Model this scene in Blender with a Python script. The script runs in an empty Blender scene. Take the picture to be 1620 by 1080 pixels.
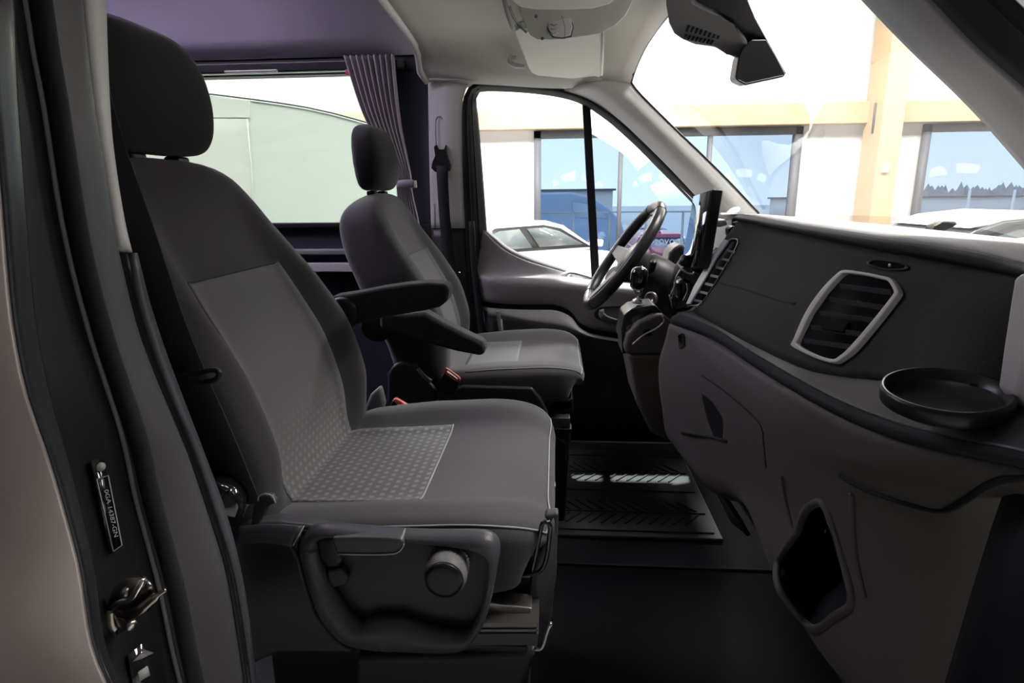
import bpy, bmesh, math, random
from mathutils import Vector, Matrix
random.seed(3)
# ------------------------------------------------------------------ camera
FP = 951.0
PITCH, YAW, ROLL = math.radians(13.6), math.radians(4.2), math.radians(0.6)
EYE = Vector((0, 0, 1.75))
_r0 = Vector((math.cos(YAW), math.sin(YAW), 0))
CF = Vector((-math.sin(YAW)*math.cos(PITCH), math.cos(YAW)*math.cos(PITCH), -math.sin(PITCH)))
_u0 = _r0.cross(CF)
CR = math.cos(ROLL)*_r0 - math.sin(ROLL)*_u0
CU = math.cos(ROLL)*_u0 + math.sin(ROLL)*_r0
scn = bpy.context.scene
cam = bpy.data.cameras.new('camera'); camo = bpy.data.objects.new('camera', cam)
scn.collection.objects.link(camo); scn.camera = camo
cam.sensor_width = 36; cam.lens = 36*FP/1620; cam.clip_start = 0.02; cam.clip_end = 600
camo.matrix_world = Matrix(((CR.x, CU.x, -CF.x, 0), (CR.y, CU.y, -CF.y, 0), (CR.z, CU.z, -CF.z, 1.75), (0, 0, 0, 1)))
# ------------------------------------------------------------------ world, lights, exposure
scn.view_settings.view_transform = 'Standard'; scn.view_settings.look = 'None'
scn.view_settings.exposure = 0.0; scn.view_settings.gamma = 1.0
scn.view_settings.use_curve_mapping = False
scn.cycles.max_bounces = 8; scn.cycles.diffuse_bounces = 4; scn.cycles.transparent_max_bounces = 12
scn.cycles.sample_clamp_indirect = 4
w = bpy.data.worlds.new('sky'); scn.world = w; w.use_nodes = True
nt = w.node_tree; bg = nt.nodes['Background']
tc = nt.nodes.new('ShaderNodeTexCoord'); sx = nt.nodes.new('ShaderNodeSeparateXYZ'); cr = nt.nodes.new('ShaderNodeValToRGB')
nt.links.new(tc.outputs['Generated'], sx.inputs[0]); nt.links.new(sx.outputs['Z'], cr.inputs[0]); nt.links.new(cr.outputs[0], bg.inputs[0])
cr.color_ramp.elements[0].position = 0.0; cr.color_ramp.elements[0].color = (0.93, 0.97, 1, 1)
cr.color_ramp.elements[1].position = 0.6; cr.color_ramp.elements[1].color = (0.70, 0.80, 0.95, 1)
bg.inputs[1].default_value = 1.5
def area(name, loc, size, power, col=(1, 1, 1), rot=(0, 0, 0), sy=None, parent=None, spread=180):
    l = bpy.data.lights.new(name, 'AREA'); l.energy = power; l.spread = math.radians(spread); l.color = col; l.size = size
    if sy: l.shape = 'RECTANGLE'; l.size_y = sy
    o = bpy.data.objects.new(name, l); scn.collection.objects.link(o); o.location = loc; o.rotation_euler = rot
    return o
for lx in (-6.5, -1.5, 3.5, 8.5):
    for ly in (-5, 2.0, 8.5):
        area('hall_lamp_light', (lx, ly, 5.9), 3.4, {-5: 20, 2.0: 220 if lx < 3 else 560, 8.5: 1250}[ly], (1, 0.97, 0.94), sy=1.6, spread={-5: 110, 2.0: 130, 8.5: 180}[ly])
area('rear_led_light', (-2.1, 1.75, 2.36), 2.4, 68, (0.97, 0.95, 1.0), (math.radians(180), 0, 0), sy=0.05, spread=120)
sl = bpy.data.lights.new('mat_patch_spot', 'SPOT'); sl.energy = 11000; sl.spot_size = math.radians(5.0); sl.spot_blend = .3; sl.shadow_soft_size = .04  # added spot without a visible source, makes the lit patch on the driver mat
slo = bpy.data.objects.new('mat_patch_spot', sl); scn.collection.objects.link(slo); slo.location = (-.10, 3.73, 5.85)
slo.rotation_euler = (Vector((.27, 1.96, .78))-Vector((-.10, 3.73, 5.85))).to_track_quat('-Z', 'Y').to_euler()
# ------------------------------------------------------------------ helpers
def PL(u, v, q, n):
    d = CF + CR*((u-810)/FP) - CU*((v-540)/FP)
    return EYE + d*((Vector(q)-EYE).dot(Vector(n))/d.dot(Vector(n)))
def P(u, v, y=None, x=None, z=None):
    if y is not None: return PL(u, v, (0, y, 0), (0, 1, 0))
    if x is not None: return PL(u, v, (x, 0, 0), (1, 0, 0))
    return PL(u, v, (0, 0, z), (0, 0, 1))
def C(*l, y=None):
    return [P(a[0], a[1], a[2] if len(a) > 2 else y) for a in l]
def sp(pts, n, closed=False):
    pts = [Vector(p) for p in pts]; m = len(pts)
    if m == 2 and not closed: return [pts[0].lerp(pts[1], i/(n-1)) for i in range(n)]
    seg = m if closed else m-1
    def g(i): return pts[i % m] if closed else pts[max(0, min(m-1, i))]
    fine = []
    for s in range(seg):
        a, b, c, d = g(s-1), g(s), g(s+1), g(s+2)
        if not closed and s == 0: a = b*2-c
        if not closed and s == m-2: d = c*2-b
        for k in range(12):
            t = k/12
            fine.append(0.5*((2*b)+(c-a)*t+(2*a-5*b+4*c-d)*t*t+(3*b-a-3*c+d)*t**3))
    fine.append(g(seg) if closed else pts[-1])
    L = [0]
    for i in range(1, len(fine)): L.append(L[-1]+(fine[i]-fine[i-1]).length)
    out = []; j = 0; cnt = n if closed else n-1
    for i in range(n):
        t = L[-1]*i/cnt
        while j < len(L)-2 and L[j+1] < t: j += 1
        k = (t-L[j])/max(1e-9, L[j+1]-L[j]); out.append(fine[j].lerp(fine[j+1], min(1, k)))
    return out
def mesh(name, vs, fs, m, parent=None, smooth=True, bevel=0, solid=0, uv=None, seg=2, off=0, kind=None):
    me = bpy.data.meshes.new(name); me.from_pydata([tuple(v) for v in vs], [], fs); me.update()
    bm = bmesh.new(); bm.from_mesh(me); bmesh.ops.recalc_face_normals(bm, faces=bm.faces); bm.to_mesh(me); bm.free()
    if smooth: me.polygons.foreach_set('use_smooth', [True]*len(me.polygons))
    if uv:
        l = me.uv_layers.new(name='UVMap')
        for lp in me.loops: l.data[lp.index].uv = uv[lp.vertex_index]
    if m: me.materials.append(m)
    o = bpy.data.objects.new(name, me); scn.collection.objects.link(o)
    if parent is not None:
        o.parent = parent
        if parent.type == 'EMPTY': o.matrix_parent_inverse = Matrix.Translation(parent.location).inverted()
    if solid:
        s = o.modifiers.new('s', 'SOLIDIFY'); s.thickness = solid; s.offset = off
    if bevel:
        b = o.modifiers.new('b', 'BEVEL'); b.width = bevel; b.segments = seg; b.limit_method = 'ANGLE'; b.angle_limit = math.radians(35)
        wn = o.modifiers.new('w', 'WEIGHTED_NORMAL'); wn.keep_sharp = True
    if kind: o['kind'] = kind
    return o
def tag(o, label=None, cat=None, group=None, kind=None):
    if label: o['label'] = label
    if cat: o['category'] = cat
    if group: o['group'] = group
    if kind: o['kind'] = kind
    return o
def thing(name, label, cat, loc=(0, 0, 0), group=None):
    o = bpy.data.objects.new(name, None); scn.collection.objects.link(o); o.location = loc
    o.empty_display_size = 0.1
    return tag(o, label, cat, group)
def grid(name, rows, m, parent=None, **k):
    nr, nc = len(rows), len(rows[0]); vs = [p for r in rows for p in r]
    fs = [(i*nc+j, i*nc+j+1, (i+1)*nc+j+1, (i+1)*nc+j) for i in range(nr-1) for j in range(nc-1)]
    return mesh(name, vs, fs, m, parent, uv=[(j/(nc-1), i/(nr-1)) for i in range(nr) for j in range(nc)], **k)
def loft(name, curves, m, parent=None, n=24, s=5, solid=0.006, **k):
    cs = [sp(c, n) for c in curves]
    if len(cs) == 2: rows = [[a.lerp(b, t/s) for a, b in zip(*cs)] for t in range(s+1)]
    else:
        cols = [sp([c[i] for c in cs], (len(cs)-1)*s+1) for i in range(n)]
        rows = [[cols[i][r] for i in range(n)] for r in range((len(cs)-1)*s+1)]
    return grid(name, rows, m, parent, solid=solid, **k)
def prism(name, out, vec, m, parent=None, bevel=0.003, smooth=True, seg=2, **k):
    out = [Vector(p) for p in out]; vec = Vector(vec); n = len(out)
    vs = out + [p+vec for p in out]
    fs = [tuple(range(n)), tuple(range(2*n-1, n-1, -1))] + [(i, (i+1) % n, (i+1) % n+n, i+n) for i in range(n)]
    return mesh(name, vs, fs, m, parent, smooth=smooth, bevel=bevel, seg=seg, **k)
def ring(name, outer, inner, vec, m, parent=None, n=48, closed=True, bevel=0.002, ns=None, **k):
    a = sp(outer, n, closed); b = sp(inner, n, closed); vec = Vector(vec)
    vs = a+b+[p+vec for p in a]+[p+vec for p in b]; fs = []
    for i in range(n if closed else n-1):
        j = (i+1) % n
        fs += [(i, j, n+j, n+i), (2*n+i, 3*n+i, 3*n+j, 2*n+j), (i, 2*n+i, 2*n+j, j), (n+i, n+j, 3*n+j, 3*n+i)]
    if not closed:
        e = n-1; fs += [(0, n, 3*n, 2*n), (e, 2*n+e, 3*n+e, n+e)]
    return mesh(name, vs, fs, m, parent, bevel=bevel, **k)
def tube(name, pts, r, m, parent=None, closed=False, k=8, n=None, **kw):
    if n: pts = sp(pts, n, closed)
    pts = [Vector(p) for p in pts]; N = len(pts); vs = []; fs = []
    up = None
    for i, p in enumerate(pts):
        if closed: t = pts[(i+1) % N]-pts[i-1]
        else: t = pts[min(N-1, i+1)]-pts[max(0, i-1)]
        t.normalize()
        if up is None:
            up = t.orthogonal().normalized()
        up = (up-t*up.dot(t)).normalized(); s = t.cross(up)
        rr = r[i*len(r)//N] if isinstance(r, (list, tuple)) else r
        for a in range(k):
            q = 2*math.pi*a/k; vs.append(p+up*(rr*math.cos(q))+s*(rr*math.sin(q)))
    for i in range(N if closed else N-1):
        for a in range(k):
            j = (i+1) % N; fs.append((i*k+a, i*k+(a+1) % k, j*k+(a+1) % k, j*k+a))
    if not closed: fs += [tuple(range(k)), tuple(range((N-1)*k, N*k))]
    return mesh(name, vs, fs, m, parent, **kw)
def box(name, c, s, m, parent=None, rot=None, bevel=0.003, **k):
    c = Vector(c); hs = Vector(s)/2; vs = []
    for x in (-1, 1):
        for y in (-1, 1):
            for z in (-1, 1):
                q = Vector((x*hs.x, y*hs.y, z*hs.z))
                if rot: q = rot @ q
                vs.append(c+q)
    return mesh(name, vs, [(0, 1, 3, 2), (4, 6, 7, 5), (0, 4, 5, 1), (2, 3, 7, 6), (0, 2, 6, 4), (1, 5, 7, 3)], m, parent, bevel=bevel, **k)
def lathe(name, c, axis, prof, m, parent=None, n=32, knurl=0, **k):
    c = Vector(c); ax = Vector(axis).normalized(); e1 = ax.orthogonal().normalized(); e2 = ax.cross(e1); vs = []; fs = []
    for (r, h) in prof:
        for i in range(n):
            a = 2*math.pi*i/n; rr = r*(1-(knurl if (i % 2 and r > 0.001) else 0))
            vs.append(c+ax*h+e1*(rr*math.cos(a))+e2*(rr*math.sin(a)))
    for j in range(len(prof)-1):
        for i in range(n):
            fs.append((j*n+i, j*n+(i+1) % n, (j+1)*n+(i+1) % n, (j+1)*n+i))
    if prof[0][0] > 1e-6: fs.append(tuple(range(n)))
    if prof[-1][0] > 1e-6: fs.append(tuple(range((len(prof)-1)*n, len(prof)*n)))
    return mesh(name, vs, fs, m, parent, **k)
def text(name, body, loc, right, up, size, m, parent=None, depth=0.0):
    cu = bpy.data.curves.new(name, 'FONT'); cu.body = body; cu.size = size; cu.extrude = depth; cu.align_x = 'CENTER'; cu.align_y = 'CENTER'
    t = bpy.data.objects.new(name, cu); scn.collection.objects.link(t)
    dg = bpy.context.evaluated_depsgraph_get(); me = bpy.data.meshes.new_from_object(t.evaluated_get(dg))
    bpy.data.objects.remove(t)
    r = Vector(right).normalized(); u = Vector(up).normalized(); nn = r.cross(u)
    for v in me.vertices: v.co = Vector(loc)+r*v.co.x+u*v.co.y+nn*v.co.z
    me.materials.clear(); me.materials.append(m)
    o = bpy.data.objects.new(name, me); scn.collection.objects.link(o)
    if parent is not None:
        o.parent = parent
        if parent.type == 'EMPTY': o.matrix_parent_inverse = Matrix.Translation(parent.location).inverted()
    return o
# ------------------------------------------------------------------ materials
def mat(name, col, rough=0.6, metal=0.0, spec=0.3, noise=None, var=0.12, bump=0.0, emit=0, coat=0, sheen=0):
    m = bpy.data.materials.new(name); m.use_nodes = True; t = m.node_tree; b = t.nodes['Principled BSDF']
    b.inputs['Base Color'].default_value = (*col, 1); b.inputs['Roughness'].default_value = rough
    b.inputs['Metallic'].default_value = metal; b.inputs['Specular IOR Level'].default_value = spec
    b.inputs['Coat Weight'].default_value = coat; b.inputs['Sheen Weight'].default_value = sheen
    if emit:
        b.inputs['Emission Color'].default_value = (*col, 1); b.inputs['Emission Strength'].default_value = emit
    if noise:
        tc = t.nodes.new('ShaderNodeTexCoord'); nz = t.nodes.new('ShaderNodeTexNoise'); nz.inputs['Scale'].default_value = noise
        nz.inputs['Detail'].default_value = 4
        t.links.new(tc.outputs['Object'], nz.inputs['Vector'])
        mp = t.nodes.new('ShaderNodeMapRange'); mp.inputs['To Min'].default_value = 1-var; mp.inputs['To Max'].default_value = 1+var
        t.links.new(nz.outputs['Fac'], mp.inputs['Value'])
        mx = t.nodes.new('ShaderNodeVectorMath'); mx.operation = 'SCALE'; mx.inputs[0].default_value = col
        t.links.new(mp.outputs[0], mx.inputs['Scale']); t.links.new(mx.outputs[0], b.inputs['Base Color'])
        if bump:
            bp = t.nodes.new('ShaderNodeBump'); bp.inputs['Strength'].default_value = bump; bp.inputs['Distance'].default_value = 0.001
            t.links.new(nz.outputs['Fac'], bp.inputs['Height']); t.links.new(bp.outputs[0], b.inputs['Normal'])
    return m
def dotted(name, base, dot, su, sv, fade=None):
    m = mat(name, base, 0.85, sheen=0.3); t = m.node_tree; b = t.nodes['Principled BSDF']
    tc = t.nodes.new('ShaderNodeTexCoord'); mp = t.nodes.new('ShaderNodeMapping'); mp.inputs['Scale'].default_value = (su, sv, 1)
    t.links.new(tc.outputs['UV'], mp.inputs[0])
    br = t.nodes.new('ShaderNodeTexBrick'); br.inputs['Scale'].default_value = 1; br.inputs['Mortar Size'].default_value = 0.30
    br.inputs['Mortar Smooth'].default_value = 0.25; br.inputs['Brick Width'].default_value = 1; br.inputs['Row Height'].default_value = 1
    br.offset = 0.5
    t.links.new(mp.outputs[0], br.inputs['Vector'])
    inv = t.nodes.new('ShaderNodeMath'); inv.operation = 'SUBTRACT'; inv.inputs[0].default_value = 1; t.links.new(br.outputs['Fac'], inv.inputs[1])
    fac = inv.outputs[0]
    if fade:
        s = t.nodes.new('ShaderNodeSeparateXYZ'); t.links.new(tc.outputs['UV'], s.inputs[0])
        r = t.nodes.new('ShaderNodeMapRange'); r.inputs['From Min'].default_value = fade[0]; r.inputs['From Max'].default_value = fade[1]
        r.inputs['To Min'].default_value = 1; r.inputs['To Max'].default_value = 0.0
        t.links.new(s.outputs['Y'], r.inputs['Value'])
        mu = t.nodes.new('ShaderNodeMath'); mu.operation = 'MULTIPLY'; t.links.new(fac, mu.inputs[0]); t.links.new(r.outputs[0], mu.inputs[1]); fac = mu.outputs[0]
    mx = t.nodes.new('ShaderNodeMix'); mx.data_type = 'RGBA'; mx.inputs[6].default_value = (*base, 1); mx.inputs[7].default_value = (*dot, 1)
    t.links.new(fac, mx.inputs[0]); t.links.new(mx.outputs[2], b.inputs['Base Color'])
    return m
def glassmat(name, tint=(1, 1, 1), refl=.06, edge=.8):
    m = bpy.data.materials.new(name); m.use_nodes = True; t = m.node_tree; t.nodes.clear()
    o = t.nodes.new('ShaderNodeOutputMaterial'); tr = t.nodes.new('ShaderNodeBsdfTransparent'); gl = t.nodes.new('ShaderNodeBsdfGlossy')
    tr.inputs[0].default_value = (*tint, 1); gl.inputs['Roughness'].default_value = 0.0; gl.inputs[0].default_value = (1, 1, 1, 1)
    lw = t.nodes.new('ShaderNodeLayerWeight'); pw = t.nodes.new('ShaderNodeMath'); pw.operation = 'POWER'; pw.inputs[1].default_value = 4.5
    t.links.new(lw.outputs['Facing'], pw.inputs[0]); lw.inputs[0].default_value = 0.5
    fr = t.nodes.new('ShaderNodeMath'); fr.operation = 'MULTIPLY_ADD'; fr.inputs[1].default_value = edge; fr.inputs[2].default_value = refl
    t.links.new(pw.outputs[0], fr.inputs[0]); mx = t.nodes.new('ShaderNodeMixShader')
    t.links.new(fr.outputs[0], mx.inputs[0]); t.links.new(tr.outputs[0], mx.inputs[1]); t.links.new(gl.outputs[0], mx.inputs[2]); t.links.new(mx.outputs[0], o.inputs[0])
    return m
def wood(name, a, b_):
    m = mat(name, a, 0.55); t = m.node_tree; b = t.nodes['Principled BSDF']
    tc = t.nodes.new('ShaderNodeTexCoord'); mp = t.nodes.new('ShaderNodeMapping'); mp.inputs['Scale'].default_value = (1.5, 6, 0.7)
    nz = t.nodes.new('ShaderNodeTexNoise'); nz.inputs['Scale'].default_value = 3; nz.inputs['Detail'].default_value = 6
    mx = t.nodes.new('ShaderNodeMix'); mx.data_type = 'RGBA'; mx.inputs[6].default_value = (*a, 1); mx.inputs[7].default_value = (*b_, 1)
    t.links.new(tc.outputs['Object'], mp.inputs[0]); t.links.new(mp.outputs[0], nz.inputs['Vector']); t.links.new(nz.outputs['Fac'], mx.inputs[0]); t.links.new(mx.outputs[2], b.inputs['Base Color'])
    return m
M = {
 'fabric': mat('grey_fabric', (.054, .052, .056), .92, noise=420, var=.18, bump=.5, sheen=.25, spec=.2),
 'fabric_dark': mat('charcoal_fabric', (.030, .030, .031), .95, noise=420, var=.15, bump=.4, sheen=.1, spec=.15),
 'fabric_back': mat('grey_fabric_shaded', (.038, .037, .038), .92, noise=420, var=.18, bump=.5, sheen=.2, spec=.2),  # seat grey darkened, weaker light on the backrests put into the colour
 'striker': mat('dull_bronze_steel', (.30, .27, .23), .25, metal=1, noise=40, var=.2), 'pillar': mat('pillar_grey_plastic', (.060, .058, .061), .45, noise=300, var=.06, bump=.2),
 'seat_dot': dotted('dotted_seat_fabric', (.075, .072, .078), (.165, .162, .17), 18, 15),
 'back_dot': dotted('dotted_back_fabric', (.10, .10, .102), (.17, .175, .175), 17, 28, fade=(.08, .42)),
 'piping': mat('grey_thread', (.32, .32, .33), .7),
 'plastic': mat('dark_plastic', (.030, .029, .032), .42, noise=300, var=.08, bump=.25),
 'plastic_shell': mat('slate_plastic', (.062, .060, .072), .38, noise=400, var=.06, bump=.3),
 'plastic_mid': mat('grey_plastic', (.17, .165, .17), .5, noise=300, var=.05, bump=.2),
 'door_card': mat('door_grey_plastic', (.20, .19, .195), .42, noise=350, var=.05, bump=.2),
 'dash_low': mat('taupe_plastic', (.070, .064, .058), .6, noise=260, var=.07, bump=.3),
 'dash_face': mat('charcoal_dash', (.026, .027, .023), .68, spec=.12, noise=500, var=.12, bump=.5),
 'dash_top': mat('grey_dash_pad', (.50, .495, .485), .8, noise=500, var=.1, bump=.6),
 'black': mat('black_plastic', (.012, .012, .013), .35),
 'matte': mat('black_rubber', (.010, .010, .011), .8, noise=80, var=.2),
 'gloss': mat('gloss_black', (.01, .01, .011), .1, coat=.5),
 'hl': mat('headliner_beige', (.60, .585, .54), .9, noise=600, var=.05, bump=.4),
 'hl_light': mat('pale_trim', (.76, .75, .73), .7, noise=300, var=.03, bump=.1),
 'visor': mat('visor_vinyl', (.66, .67, .61), .75, noise=200, var=.04, bump=.2),
 'lav': mat('led_tinted_lining', (.72, .645, .83), .85, noise=3, var=.04),  # lavender tint of the LED light put into the lining colour
 'navy': mat('navy_lining', (.012, .0115, .021), .7, noise=40, var=.15),
 'curtain': mat('mauve_curtain', (.36, .325, .345), .9, noise=200, var=.12, sheen=.2),
 'chrome': mat('chrome', (.85, .84, .85), .16, metal=1), 'silver': mat('chrome_reflection_white', (.93, .92, .93), .25, metal=.0, spec=.6), 'void': mat('vent_black', (.004, .004, .004), .9, spec=.1), 'rail': mat('dark_steel', (.16, .15, .145), .4, metal=.8),  # silver is near-white non-metal, bright chrome reflection put into its colour
 'steel': mat('brushed_steel', (.5, .48, .45), .32, metal=1, noise=60, var=.2),
 'paint': mat('brown_grey_paint', (.24, .21, .205), .30, metal=.55, noise=2.5, var=.25, coat=.4),
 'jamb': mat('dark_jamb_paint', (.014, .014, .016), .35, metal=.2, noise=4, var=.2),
 'red': mat('orange_red_plastic', (.85, .16, .09), .45),
 'mat_rubber': mat('grey_rubber_mat', (.022, .026, .026), .5, noise=60, var=.15),
 'carpet': mat('black_carpet', (.007, .007, .008), .95, noise=300, var=.3, bump=.6),
 'glass': glassmat('clear_glass', (.95, .96, .96), .02, .4), 'wglass': glassmat('windscreen_glass', (.76, .76, .75), .07),
 'tglass': glassmat('green_tinted_glass', (.84, .90, .86), .03), 'hglass': glassmat('blue_tinted_glass', (.76, .86, .96), .004, 0.0),
 'hallwall': mat('white_hall_wall', (.57, .56, .55), .8, noise=1.5, var=.02),
 'hallceil': mat('grey_hall_ceiling', (.30, .29, .28), .9, noise=2, var=.03), 'hallgrey': mat('dark_grey_hall_wall', (.13, .13, .135), .9, noise=2, var=.05),
 'hallfloor': mat('grey_hall_floor', (.58, .57, .55), .6, noise=2, var=.06),
 'frame': mat('grey_window_frame', (.085, .088, .10), .5),
 'wood': wood('spruce_beam', (.44, .34, .215), (.38, .275, .16)),
 'white': mat('white_car_paint', (.88, .88, .88), .25, coat=.5),
 'carglass': mat('grey_car_glass', (.12, .14, .14), .08, coat=.4),
 'vanpale': mat('pale_grey_green_paint', (.80, .85, .82), .4, coat=.2),
 'vanpale2': mat('pale_cream_paint', (.86, .87, .82), .4, coat=.2),
 'redcar': mat('red_car_paint', (.50, .06, .13), .3, coat=.4),
 'bluecar': mat('blue_car_paint', (.34, .44, .60), .3, coat=.3),
 'text': mat('white_print', (.9, .9, .9), .6), 'band': mat('navy_band', (.03, .04, .09), .5),
 'tar': mat('asphalt', (.70, .70, .69), .9, noise=1, var=.1),
 'paleglass': mat('pale_car_glass', (.42, .52, .66), .2), 'greyglass': mat('mid_grey_car_glass', (.11, .125, .125), .1), 'tree': mat('hazed_foliage', (.26, .30, .34), .95, noise=2, var=.4),  # tree colour paled to blue-grey, distance haze put into it
 'tyre': mat('tyre', (.02, .02, .02), .8), 'print': mat('grey_print', (.25, .27, .25), .7),
 'lens': mat('lamp_lens', (.96, .96, .94), .12, spec=.8, coat=.4, noise=90, var=.06),
 'lampface': mat('lamp_panel', (1, .98, .95), .5, emit=2.5),
}
# ================================================================== THE HALL (setting)
WY = 12.0
def S(o): o['kind'] = 'structure'; return o
S(box('floor.001', (2, 3, -.05), (26, 18.1, .1), M['hallfloor'], bevel=0))
S(box('ceiling.001', (2, 3, 6.15), (26, 18.1, .1), M['hallceil'], bevel=0))
S(box('wall_near', (2, -6.05, 3), (26, .1, 6.2), M['hallgrey'], bevel=0))
S(box('wall_left', (-11.05, 3, 3), (.1, 18, 6.2), M['hallgrey'], bevel=0))
S(box('wall_right', (15.05, 3, 3), (.1, 18, 6.2), M['hallgrey'], bevel=0))
# far wall with two window openings
wx = [(-.42, 4.5), (6.62, 11.5)]; WB, WT = .15, 2.93
def wall_with_holes():
    vs = []; fs = []
    def q(x0, x1, z0, z1):
        i = len(vs)
        for y in (WY, WY+.25):
            vs.extend([(x0, y, z0), (x1, y, z0), (x1, y, z1), (x0, y, z1)])
        fs.extend([(i, i+1, i+2, i+3), (i+4, i+7, i+6, i+5), (i, i+3, i+7, i+4), (i+1, i+5, i+6, i+2), (i+3, i+2, i+6, i+7), (i, i+4, i+5, i+1)])
    q(-11, 15, WT, 6.2); q(-11, wx[0][0], 0, WT); q(wx[0][1], wx[1][0], 0, WT); q(wx[1][1], 15, 0, WT)
    q(wx[0][0], wx[0][1], 0, WB); q(wx[1][0], wx[1][1], 0, WB)
    return S(mesh('wall_far', vs, fs, M['hallwall'], smooth=False))
wall_with_holes()
wn_ = 1
for (a, b), muls in zip(wx, ((1.22, 2.86), (9.0,))):
    fr = .13
    root = box(f'window_{wn_}', ((a+b)/2, WY-.0, WT-fr/2), (b-a, .16, fr), M['frame'], bevel=0); S(root)
    box('window_frame', ((a+b)/2, WY, WB+fr/2), (b-a, .16, fr), M['frame'], root, bevel=0)
    for x in (a+fr/2, b-fr/2): box('window_frame', (x, WY, (WB+WT)/2), (fr, .16, WT-WB), M['frame'], root, bevel=0)
    xs = [a] + list(muls) + [b]
    for x in muls: box('mullion', (x, WY, (WB+WT)/2), (.07, .14, WT-WB-.1), M['frame'], root, bevel=0)
    for x0, x1 in zip(xs, xs[1:]): box('pane', ((x0+x1)/2, WY+.03, (WB+WT)/2), (x1-x0-.06, .012, WT-WB-.1), M['hglass'], root, bevel=0)
    wn_ += 1
# timber: long beam and posts
tag(box('timber_beam', (2, WY-.14, 3.13), (25.6, .26, .36), M['wood'], bevel=.008), 'long horizontal pale spruce beam running above the hall windows', 'beam')
pc = P(1405, 205, y=11.3)
for px, lab in ((pc.x+.03, 'thick square spruce post between the two hall windows'), (-1.75, 'slim spruce post left of the wide hall window, behind the driver door glass')):
    t = thing('timber_post', lab, 'post', (px, 11.55, 0))
    wd = .36 if px > 0 else .16
    box('post_shaft', (px, 11.55, 3.04), (wd, .62 if px > 0 else .3, 6.08), M['wood'], t, bevel=.01)
    if px > 0:
        box('steel_joint_plate', (px-.19, 11.5, 3.0), (.02, .05, .5), M['frame'], t, bevel=0)
box_sw = P(1401, 267, y=11.22)
tag(box('wall_switch_box', box_sw, (.1, .05, .12), M['white'], bevel=.01), 'small white box fixed to the front of the thick spruce post', 'switch box')
# ================================================================== OUTSIDE
S(box('ground', (4, 90, -1.30), (260, 155, .1), M['tar'], bevel=0))
def wheel(c, r, parent):
    lathe('wheel', Vector(c)+Vector((0, -.11, 0)), (0, 1, 0), [(r*.55, -.01), (r*.6, 0), (r*.92, 0), (r, .03), (r, .19), (r*.92, .22)], M['tyre'], parent, n=28)
    lathe('hub_cap', Vector(c)+Vector((0, -.13, 0)), (0, 1, 0), [(0.001, 0), (r*.5, .005), (r*.58, .02)], M['steel'], parent, n=20)
def car(label, cat, x0, y, L, body, z0=0, h=1.42, width=1.75, flip=1, seat=False, glass='carglass', cabin=None):
    """x0 rear end, faces +X when flip=1; profile in metres"""
    t = thing('car', label, cat, (x0+flip*L/2, y, z0))
    X = lambda f: x0+flip*L*f
    lo = [(0.0, .35), (0.0, .75), (.03, .98), (.10, 1.02), (.66, .93), (.75, .90), (.93, .78), (.99, .62), (1.0, .35)]
    prism('body', [(X(a), y-width/2, z0+b*h/1.42) for a, b in lo], (0, width, 0), body, t, bevel=.06, seg=3)
    up = [(.05, .98), (.16, 1.28), (.22, 1.37), (.34, 1.42), (.48, 1.40), (.56, 1.32), (.73, .92)]
    a = [Vector((X(p), y-width/2+.05+.24*max(0, q-.92), z0+q*h/1.42)) for p, q in up]
    b = [Vector((X(p), y+width/2-.05-.24*max(0, q-.92), z0+q*h/1.42)) for p, q in up]
    n = len(a); fs = [tuple(range(n)), tuple(range(2*n-1, n-1, -1))]+[(i, (i+1) % n, (i+1) % n+n, i+n) for i in range(n)]
    mesh('cabin', a+b, fs, M[cabin] if cabin else body, t, bevel=.03)
    if cabin: prism('roof_panel', [(X(p), y-width/2+.17, z0+q*h/1.42) for p, q in ((.15, 1.30), (.22, 1.39), (.34, 1.44), (.48, 1.42), (.57, 1.34), (.57, 1.31), (.48, 1.37), (.34, 1.385), (.22, 1.34))], (0, width-.34, 0), body, t, bevel=.01)
    def win(nm, pts, m_, off=.012):
        prism(nm, [(X(p), y-width/2+.05+.24*max(0, q-.92)-off, z0+q*h/1.42) for p, q in pts], (0, .01, 0), m_, t, bevel=0)
    win('window_surround', [(.11, 1.02), (.17, 1.22), (.24, 1.33), (.46, 1.34), (.54, 1.28), (.69, .97)], M['black'])
    win('window', [(.15, 1.05), (.195, 1.22), (.25, 1.29), (.34, 1.305), (.385, 1.04)], M[glass], .02)
    win('window', [(.42, 1.04), (.375, 1.305), (.46, 1.305), (.53, 1.24), (.645, 1.02)], M[glass], .02)
    k = prism('mirror', [(X(.66), y-width/2-.14, z0+1.0), (X(.70), y-width/2-.14, z0+.98), (X(.705), y-width/2-.14, z0+1.08), (X(.67), y-width/2-.14, z0+1.1)], (0, .16, 0), body, t, bevel=.02)
    prism('windscreen', [(X(.57), y-width/2+.25, z0+1.32), (X(.72), y-width/2+.15, z0+.95), (X(.735), y-width/2+.15, z0+.95), (X(.585), y-width/2+.25, z0+1.32)], (0, width-.4, 0), M[glass], t, bevel=0)
    for f in (.17, .82):
        wheel((X(f), y-width/2+.1, z0+.32), .32, t); wheel((X(f), y+width/2-.1, z0+.32), .32, t)
    if seat:
        box('headrest', (X(.27), y-width/2-.02+.09, z0+1.15), (.2, .02, .22), M['black'], t, bevel=.0)
    return t
car('white saloon car parked in the hall behind the driver door window', 'car', -.6-2.15, 9.45, 4.3, M['white'], glass='greyglass').rotation_euler = (0, 0, math.radians(48))
car('white car with black mirror beyond the windscreen, right of the spruce post', 'car', 3.35, 6.9, 4.2, M['white'], h=1.53, flip=1, cabin='carglass')
c2 = bpy.data.objects['car.001']
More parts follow.
